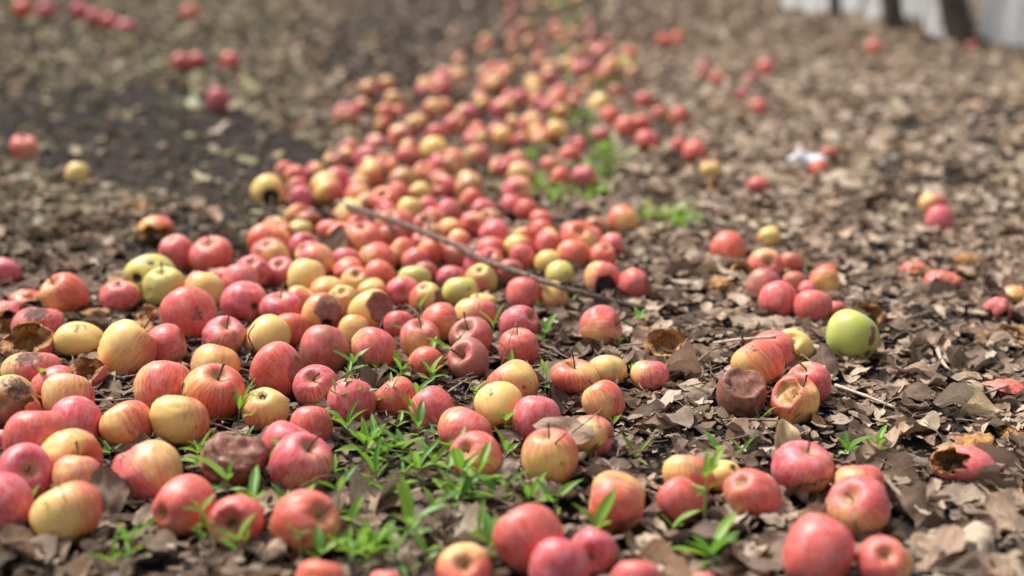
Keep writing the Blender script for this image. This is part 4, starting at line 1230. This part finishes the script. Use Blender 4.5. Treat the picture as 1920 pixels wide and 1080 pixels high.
stick('twig', [(1625, 870, .012), (1665, 902, .018), (1690, 930, .016), (1722, 952, .010)], .0026, .0040, M_TWIG, 'curved brown twig right of the pink and yellow apple', n=16)
stick('twig', [(1700, 918, .010), (1790, 925, .014), (1925, 932, .012)], .0025, .0034, M_TWIG, 'long pale brown twig near the right edge below the collapsed apple', n=16)
stick('twig', [(1338, 643, .020), (1390, 636, .050), (1455, 632, .062)], .0018, .0022, M_TWIGP, 'pale crooked twig lying on the red apple behind the dirty orange one', n=12)
stick('twig', [(1020, 600, .008), (1050, 606, .008), (1075, 615, .006)], .0028, .0032, M_TWIGP, 'short pale twig left of the lone rosy apple', n=8)
stick('twig', [(480, 660, .055), (466, 630, .085), (478, 608, .090)], .0012, .0010, M_TWIGD, 'dry stalk lying across an orange apple at left', n=10)
stick('grass_stalk', [(152, 1002, .004), (128, 950, .05), (104, 892, .10)], .0010, .0007, M_TWIG, 'thin dry grass stalk in front of the pale yellow apple at lower left', 'stalk', n=10)
stick('grass_stalk', [(560, 915, .03), (610, 892, .035), (680, 900, .012)], .0010, .0008, M_TWIG, 'thin arched grass stalk in front of the purple pink apple with upright stem', 'stalk', n=12)
stick('grass_stalk', [(935, 700, .008), (955, 640, .07), (978, 575, .12)], .0009, .0006, M_TWIGP, 'pale upright grass stalk before the purplish apple', 'stalk', n=10)
stick('twig', [(840, 735, .008), (870, 715, .012), (905, 700, .010)], .0015, .0012, M_TWIGP, 'thin grey twig right of the centre weeds', n=8)
stick('twig', [(1230, 715, .008), (1290, 690, .016), (1330, 660, .02)], .0030, .0020, M_TWIG, 'brown twig beside the standing leaf right of the pale coral apple', n=10)
stick('twig', [(120, 745, .008), (190, 752, .010), (262, 748, .008)], .0020, .0028, M_TWIG, 'brown twig on the ground left of the red apple with yellow lower left', n=10)

# ------------------------------------------------------------------ weeds
def weed_leaf(seed):
    r2 = np.random.default_rng(seed)
    nu, nv = 5, 9
    U, V = np.meshgrid(np.linspace(-1, 1, nu), np.linspace(0, 1, nv))
    W = r2.uniform(.10, .145)
    w = W * np.maximum(np.sin(np.pi * V ** .85) ** .9, .08 * (1 - V) + .005)
    x = U * w
    bend = r2.uniform(.1, .7)
    y = V * (1 - .12 * bend * V)
    z = -bend * .38 * V ** 2 + .55 * np.abs(x) + .015 * np.sin(V * 9 + r2.uniform(0, 6)) * U
    P = np.stack([x, y, z], -1).reshape(-1, 3)
    i = np.arange(nu * nv).reshape(nv, nu)
    F = np.stack([i[:-1, :-1], i[:-1, 1:], i[1:, 1:], i[1:, :-1]], -1).reshape(-1, 4)
    return mesh_np('leaf', P, F, M_WEED, True, {'lpos': ('FLOAT_VECTOR', np.stack([U, V, np.zeros_like(U)], -1).reshape(-1, 3))})
WL = [weed_leaf(k) for k in range(8)]
WSTEM = [tube_mesh('stem', smooth_path([(0, 0, -.15), (a * .4, b * .4, .5), (a, b, 1.0)], 7), np.array([.05, .048, .045, .042, .04, .036, .03]) * .75, M_WSTEM, 6)
         for a, b in ((.05, .1), (-.12, .05), (.14, -.06), (0, -.1))]
STOPS = [(.05, .1), (-.12, .05), (.14, -.06), (0, -.1)]
def weed(u, v, h, L, n, label, spread=1.0, seed=0):
    """h stem height, L leaf length in metres"""
    r_ = random.Random(seed)
    x, y, z, t = ground_at(u, v, 0.002); L *= 1.2; h *= 1.1
    o = link('weed', None, loc=(x, y, z)); o.empty_display_size = .02
    tag(o, label, 'weed', 'green seedlings among the apples')
    k = seed % 4
    s = link('stem', WSTEM[k], o); s.scale = (h, h, h)
    a0 = r_.uniform(0, 6.28); thin = r_.choice([.55, .75, .9, 1.0, 1.2])
    for i in range(n):
        lev = 1.0 if i < max(2, n * .55) else r_.uniform(.35, .8)
        el = (r_.uniform(.55, 1.15) if lev == 1 else r_.uniform(.1, .6)) * (1.0 if spread >= 1 else 1.25)
        a = a0 + i * 2.399 + r_.uniform(-.3, .3)
        ll = L * r_.uniform(.5, 1.2) * (1 if lev == 1 else .9)
        lf = link('leaf', WL[r_.randrange(8)], o)
        lf.matrix_basis = (Matrix.Translation((STOPS[k][0] * h * lev ** 2, STOPS[k][1] * h * lev ** 2, h * lev * .98)) @ Matrix.Rotation(a, 4, 'Z')
                           @ Matrix.Rotation(el, 4, 'X') @ Matrix.Rotation(r_.uniform(-.4, .4), 4, 'Y') @ Matrix.Diagonal((ll * thin, ll, ll, 1)))
WEEDS = """
606 692 .026 .040 9 fan shaped seedling in front of the dull purple red apple
733 792 .040 .028 4 seedling with a straight stalk in front of the crimson apple
792 612 .030 .036 5 tall seedling rising beside the bruised yellow apple
708 612 .022 .034 6 seedling growing above the streaked red and orange apple
762 655 .026 .030 5 seedling in front of the pale pink apple with the dark stem
806 700 .026 .032 6 seedling half covering the small orange red apple
854 694 .026 .036 4 narrow leaved seedling left of the dull red apple with the hollow
806 728 .018 .038 8 spreading seedling above the crimson apple
664 712 .024 .030 4 two leaved sprout right of the purple pink apple with the short stem
705 708 .012 .028 4 low sprout below the streaked red and orange apple
962 694 .020 .028 4 sprout just below the red apple with the open hollow
1018 648 .020 .032 5 seedling right of the red apple with the open hollow
925 640 .022 .036 3 slanting shoot behind the dull red apple with the hollow
1022 742 .030 .034 5 upright seedling left of the coral apple with the hollow on top
1088 728 .020 .020 3 tiny sprout in front of the coral apple with the hollow on top
1160 660 .018 .018 3 tiny sprout below the lone rosy apple
1195 612 .010 .030 6 low grassy tuft right of the lone rosy apple
1072 590 .022 .016 3 thin sprout below the long branch
1010 590 .018 .016 3 thin sprout in front of the red apple with the low eye
1180 712 .014 .022 4 sprout between the dusty peach and the pale coral apples
640 800 .040 .036 6 tall seedling in front of the coral apple with the chewed side
672 800 .038 .040 5 tall broad leaved seedling right of the coral apple with the chewed side
655 830 .020 .040 8 bushy seedling below the coral apple with the chewed side
446 806 .026 .036 6 seedling left of the plain yellow apple
480 812 .022 .036 5 seedling below the plain yellow apple
528 752 .018 .024 4 sprout between the plain yellow and the purple pink apples
548 735 .012 .020 3 little sprout at the base of the smooth red apple
78 752 .030 .034 3 two leaved seedling in front of the glossy red apple at left
98 790 .020 .022 3 little sprout between the rosy apple and the upright core
206 872 .014 .030 6 grassy tuft below the olive and orange apple
118 900 .036 .030 4 seedling in front of the orange apple with the right dimple
52 978 .018 .034 5 blurred seedling between the dark pink and pale yellow apples at left
142 1018 .024 .036 4 grassy sprout in front of the pale yellow apple at lower left
262 935 .030 .032 5 seedling in front of the pink and orange apple at lower left
378 888 .024 .036 6 seedling left of the wrinkled brown apple
400 905 .026 .038 6 leafy seedling below the wrinkled brown apple
430 945 .030 .046 5 broad leaved seedling right of the red apple with a dark eye
376 1030 .040 .028 4 seedling with a thick stalk below the red apple with a dark eye
250 1065 .026 .040 8 blurred bushy seedling at the bottom left
210 1080 .016 .038 6 blurred seedling at the bottom edge on the left
500 908 .020 .030 5 seedling between the wrinkled brown and the purple pink apples
540 912 .034 .032 4 seedling in front of the purple pink apple with upright stem
486 1000 .036 .042 6 tall seedling between the dimpled pale pink and the coral apples
540 1015 .034 .036 6 seedling in front of the big coral apple
565 1058 .034 .030 3 single shoot below the big coral apple
634 982 .036 .036 4 two leaved seedling right of the big coral apple
690 860 .016 .038 8 low leafy seedling left of the main weed patch
724 884 .026 .034 7 densest seedling at the back of the main weed patch
756 880 .026 .034 6 seedling at the back right of the main weed patch
702 918 .018 .038 7 seedling at the left front of the main weed patch
735 945 .010 .040 4 flat seedling lying at the front of the main weed patch
780 908 .018 .038 8 seedling in the middle of the main weed patch
815 890 .016 .034 7 seedling behind the stalked ones in the main weed patch
838 934 .034 .036 5 left one of three stalked seedlings in the main weed patch
872 938 .034 .036 5 middle one of three stalked seedlings in the main weed patch
890 942 .036 .040 5 right one of three stalked seedlings in the main weed patch
862 880 .022 .034 6 seedling in front of the apple with a bent stem
930 958 .012 .038 5 low seedling with dark leaves right of the main weed patch
838 838 .020 .036 7 seedling at the left end of the shiny red apple
742 820 .014 .024 4 sprout below the pink apple right of the crimson one
780 800 .018 .030 5 sprout at the foot of the pink apple right of the crimson one
1015 868 .018 .036 5 seedling at the left foot of the round orange apple
1040 962 .012 .036 5 low seedling left of the large amber apple
990 955 .010 .036 5 low seedling above the big streaked red apple
770 1022 .022 .046 7 seedling left of the pale crumpled leaf
700 1062 .022 .034 7 blurred seedling in the bottom weed patch, at its left
745 1075 .024 .034 7 blurred seedling in the bottom weed patch, at its right
655 1080 .022 .034 5 blurred seedling at the bottom edge below the big coral apple
800 1070 .020 .034 5 blurred seedling left of the orange apple at the bottom edge
600 1068 .016 .030 4 blurred seedling behind the orange apple at the bottom edge
925 1060 .020 .040 5 blurred shoots left of the big streaked red apple
1110 1030 .022 .044 5 grassy shoots in front of the dented pink apple
1320 988 .058 .036 8 two tiered tall seedling right of the small red apple
1335 1062 .012 .052 9 wide star shaped seedling at the bottom below the two tiered one
1262 1005 .010 .030 4 low sprout left of the two tiered seedling
1386 866 .014 .026 5 small seedling above the coral red apple
1345 872 .018 .030 2 single bright leaf lying over the pale yellow apple
1585 862 .012 .034 5 star shaped seedling right of the sunk pink apple
1648 862 .018 .034 4 dark green three leaved seedling right of the sunk pink apple
1668 888 .006 .024 4 flat sprout in front of the short thick dark stick
1640 912 .014 .014 2 tiny sprout behind the pink and yellow apple
1424 796 .006 .028 2 lone green leaf below the brown crater apple
1488 800 .006 .022 2 small green leaf right of the lone one below the bitten apple
1190 868 .006 .034 3 flat sprout right of the grey brown leaf
1150 812 .012 .022 4 sprout right of the wizened pink apple
1108 868 .014 .016 3 tiny sprout at the foot of the wizened pink apple
1250 690 .006 .016 3 tiny bright sprout in front of the hollow orange shell
1355 600 .006 .018 2 small blurred green leaf left of the right hand group
1440 700 .006 .012 2 tiny sprout left of the brown crater apple
890 750 .010 .020 6 feathery sprout left of the tan yellow apple
900 765 .010 .018 5 feathery sprout at the foot of the tan yellow apple
1005 905 .008 .018 3 tiny sprout under the round orange apple
1605 930 .006 .014 2 tiny sprout under the pink and yellow apple
725 510 .010 .018 4 small sprig on the coral apple
"""
for k, ln in enumerate(WEEDS.strip().splitlines()):
    u, v, h, L, n, lab = ln.split(None, 5)
    weed(float(u), float(v), float(h), float(L), int(n), lab, seed=k + 3)

# further small seedlings, spread through the left and middle foreground
NAMED2 = [(a['p'][0], a['p'][1], a['lab']) for a in APPLES if a['lab'] and len(a['lab'].split()) <= 9]
rw = random.Random(44); SEEN = set(); made = 0
for _ in range(400):
    if made >= 34: break
    uu, vv = rw.uniform(390, 980), rw.uniform(700, 1075)
    if vv < 840 and uu < 560: continue
    gx_, gy_, _, _ = ground_at(uu, vv)
    if (np.hypot(AP[:, 0] - gx_, AP[:, 1] - gy_) < AR * .95).any(): continue
    q = min(NAMED2, key=lambda q: (q[0] - gx_) ** 2 + (q[1] - gy_) ** 2)
    dx, dy = gx_ - q[0], gy_ - q[1]
    word = ('right of' if dx > 0 else 'left of') if abs(dx) > abs(dy) else ('behind' if dy > 0 else 'in front of')
    nl = rw.choice([3, 4, 5, 6]); lab = '%s leaved sprout %s the %s' % ({3: 'three', 4: 'four', 5: 'five', 6: 'six'}[nl], word, q[2])
    if lab in SEEN: continue
    SEEN.add(lab); made += 1
    weed(uu, vv, rw.uniform(.008, .026), rw.uniform(.020, .038), nl, lab, seed=500 + made)

# far patches of low grass
r2 = np.random.default_rng(5)
bl = np.array([(-.07, 0, 0), (.07, 0, 0), (.09, .25, .45), (-.09, .25, .45), (.0, .62, .75), (.0, .62, .75)])
def patch(cx, cy, sx, sy, n, label, h=(.02, .045)):
    uu, vv = r2.normal(cx, sx, n), r2.normal(cy, sy, n)
    V, F, L = [], [], []
    for k in range(n):
        x, y, z, t = ground_at(uu[k], vv[k]); s = r2.uniform(*h); a = r2.uniform(0, 6.28)
        c, s_ = math.cos(a), math.sin(a); q = bl * s * np.array([1.5, r2.uniform(.5, 1.6), 1])
        V.append(np.stack([q[:, 0] * c - q[:, 1] * s_ + x, q[:, 0] * s_ + q[:, 1] * c + y, q[:, 2] + z], -1))
        b = 6 * k; F += [(b, b + 1, b + 2), (b, b + 2, b + 3), (b + 3, b + 2, b + 4)]
        L.append(np.tile([.5, .5, 0], (6, 1)))
    me = mesh_np('grass', np.concatenate(V), F, M_TUFT, True, {'lpos': ('FLOAT_VECTOR', np.concatenate(L)), 'rnd': ('FLOAT', np.repeat(r2.uniform(.6, 1, n), 6))})
    tag(link('grass', me), label, 'grass', kind='stuff')
patch(1045, 362, 52, 13, 230, 'green low grass patch right of the heap behind the branch')
patch(1258, 415, 26, 10, 110, 'small green grass patch right of the lone orange apple')
patch(1140, 298, 18, 9, 90, 'green grass patch left of the round orange red apple')
patch(1100, 330, 14, 8, 90, 'thin green grass between two apples right of the heap')
patch(1120, 262, 12, 6, 70, 'thin green grass below the dull purple apple right of the far row')
patch(1000, 288, 10, 8, 60, 'dark green tuft inside the far row')
patch(985, 345, 20, 8, 70, 'green grass edging the heap on its right')
patch(1048, 215, 14, 8, 60, 'blurred green tuft in the far row')
patch(1092, 222, 12, 6, 50, 'blurred green tuft right of the far row')
patch(1115, 155, 24, 8, 80, 'blurred dark green patch below the pale yellow apple')
patch(1060, 95, 10, 10, 60, 'blurred yellow green patch near the far end of the row')
patch(1058, 45, 14, 10, 110, 'blurred green patch at the far end of the row')
patch(1050, 8, 20, 6, 140, 'blurred green strip at the top of the row')

# ------------------------------------------------------------------ trees, sheets and dry grass at the top right
def tree(u, v, wpx, lean, label, seed):
    r_ = random.Random(seed)
    x, y, z, t = ground_at(u, v); r = wpx / 2 / FPX * t
    H = 1.0
    o = link('orchard_tree', None, loc=(x, y, z - .02))
    tag(o, label, 'tree', 'orchard trees at the right')
    P = smooth_path([(0, 0, 0), (lean * .12, 0, .12), (lean * .35, .03, .45), (lean * .6, .02, H)], 16)
    rr = r * np.interp(np.linspace(0, 1, 16), [0, .06, .14, .5, 1], [1.55, 1.2, 1.05, .95, .9])
    link('trunk', tube_mesh('trunk', P, rr, M_BARK, 14, .07, seed), o)
    tips = []
    lv, lf = [], []
    for k in range(5):
        a = k * 1.257 + r_.uniform(-.3, .3); L = r_.uniform(1.1, 1.7)
        q = P[-1]; e1 = q + np.array([math.cos(a) * .35, math.sin(a) * .35, .45]); e2 = q + np.array([math.cos(a) * L * .6, math.sin(a) * L * .6, L])
        Q = smooth_path([q - (0, 0, .06), e1, e2], 9)
        link('limb', tube_mesh('limb', Q, np.linspace(r * .55, r * .12, 9), M_BARK, 8, .08, seed + k), o)
        tips += [Q[5], Q[7], Q[8]]
    rg = np.random.default_rng(seed)
    C = np.array(tips)[rg.integers(0, len(tips), 260)] + rg.normal(0, .22, (260, 3))
    V = np.einsum('nij,nkj->nki', euler(*rg.uniform(0, 6.28, (3, 260))), fV[rg.integers(0, 10, 260)]) * .08 + C[:, None, :]
    F = (FV[0][1][None] + (np.arange(260) * fV.shape[1])[:, None, None]).reshape(-1, 4)
    cl = np.tile([.25, .22, .08, .5], (260 * fV.shape[1], 1))
    link('crown', mesh_np('crown', V.reshape(-1, 3), F, M_LITTER, True, {'lpos': ('FLOAT_VECTOR', np.tile(FV[0][2], (260, 1))), 'col': ('FLOAT_COLOR', cl)}), o)
tree(1808, 82, 56, -.35, 'nearest dark tree trunk at the top right', 1)
tree(1682, 60, 40, -.25, 'second dark tree trunk from the right at the top', 2)
tree(1567, 40, 24, -.1, 'third slim tree trunk from the right at the top', 3)
tree(1500, 24, 26, -.1, 'farthest blurred tree trunk at the top right', 4)
def sheet(name, a, b, back, zlo, zhi, label, fold=.03, ns=60, nz=14, seed=0):
    A = np.array(ground_at(*a)[:3]); B = np.array(ground_at(*b)[:3])
    d = B - A; nrm = np.array([-d[1], d[0], 0]) / np.linalg.norm(d[:2])
    if nrm[1] < 0: nrm = -nrm
    V = []
    for i in range(nz):
        for j in range(ns):
            s = j / (ns - 1); q = i / (nz - 1)
            z = zlo(s) + (zhi(s) - zlo(s)) * q
            w = fold * (math.sin(s * 33 + seed + q * 2) + .6 * math.sin(s * 9 + 3 * q + seed)) * (.4 + .6 * q) + fold * 1.2 * (1 - q) ** 2 * math.sin(s * 5 + seed)
            V.append(A + d * s + nrm * (back + w + .45 * max(z, 0)) + np.array([0, 0, z]))
    i = np.arange(nz * ns).reshape(nz, ns)
    F = np.stack([i[:-1, :-1], i[:-1, 1:], i[1:, 1:], i[1:, :-1]], -1).reshape(-1, 4)
    base = np.array(V).mean(0); base[2] = 0
    o = link(name, mesh_np(name, np.array(V) - base, F, M_SHEET), loc=base)
    return tag(o, label, 'sheet', 'white sheets along the tree row')
sheet('plastic_sheet', (1688, 80), (1800, 85), .03, lambda s: .20 * (1 - s) ** 3.2 + .005, lambda s: 1.0, 'white sheet hanging between the two nearest tree trunks', seed=1)
sheet('plastic_sheet', (1814, 82), (2150, 104), .03, lambda s: .0, lambda s: max(.12, .34 - .30 * s) + .02 * math.sin(s * 30), 'low white sheet slumped on the ground right of the nearest trunk', seed=2)
sheet('plastic_sheet', (1572, 42), (1670, 58), .12, lambda s: .03 + .04 * math.sin(s * 9) ** 2, lambda s: 1.0, 'white sheet between the second and third trunks', seed=3)
sheet('plastic_sheet', (1440, 22), (1566, 38), .12, lambda s: .04 * math.sin(s * 7) ** 2, lambda s: 1.0, 'white sheet left of the third slim trunk', seed=4)
stick('pole', [(1730, 66, .26), (1768, 76, .10)], .008, .007, M_TWIGD, 'short brown stick leaning on the hanging white sheet', 'stick', n=6)
def dry(cx0, cx1, vy, n, h, label, seed):
    r2 = np.random.default_rng(seed); V, F = [], []
    for k in range(n):
        x, y, z, t = ground_at(r2.uniform(cx0, cx1), vy + r2.uniform(-8, 8)); s = r2.uniform(.4, 1) * h
        lean = r2.normal(0, .25, 2) * s; w = r2.uniform(.002, .005)
        b = len(V)
        V += [(x - w, y, z), (x + w, y, z), (x + lean[0] * .4 + w, y + lean[1] * .4, z + s * .6), (x + lean[0] * .4 - w, y + lean[1] * .4, z + s * .6), (x + lean[0], y + lean[1], z + s)]
        F += [(b, b + 1, b + 2), (b, b + 2, b + 3), (b + 3, b + 2, b + 4)]
    tag(link('dry_grass', mesh_np('dry_grass', np.array(V), F, M_DRY)), label, 'dry grass', kind='stuff')
dry(1860, 2150, 52, 260, .5, 'yellow dry grass standing behind the low white sheet', 1)
dry(1580, 1665, 42, 50, .08, 'dry grass at the foot of the white sheet', 2)
dry(1700, 1790, 74, 60, .06, 'short dry grass under the hanging sheet', 3)

# white scrap on the right litter
x, y, z, t = ground_at(1517, 312, .01)
V, F, L = leaf_shape(77, 7, 11, narrow=.9, curl=1.6)
o = link('plastic_scrap', mesh_np('plastic_scrap', V, F, M_PAPER), loc=(x, y, z + .012)); s = 92 / FPX * t; o.scale = (s, s, s)
o.rotation_euler = (math.radians(-8), math.radians(10), math.radians(-70))
so = o.modifiers.new('thickness', 'SOLIDIFY'); so.thickness = .01
tag(o, 'crumpled white scrap lying between a brown and an orange apple', 'scrap')
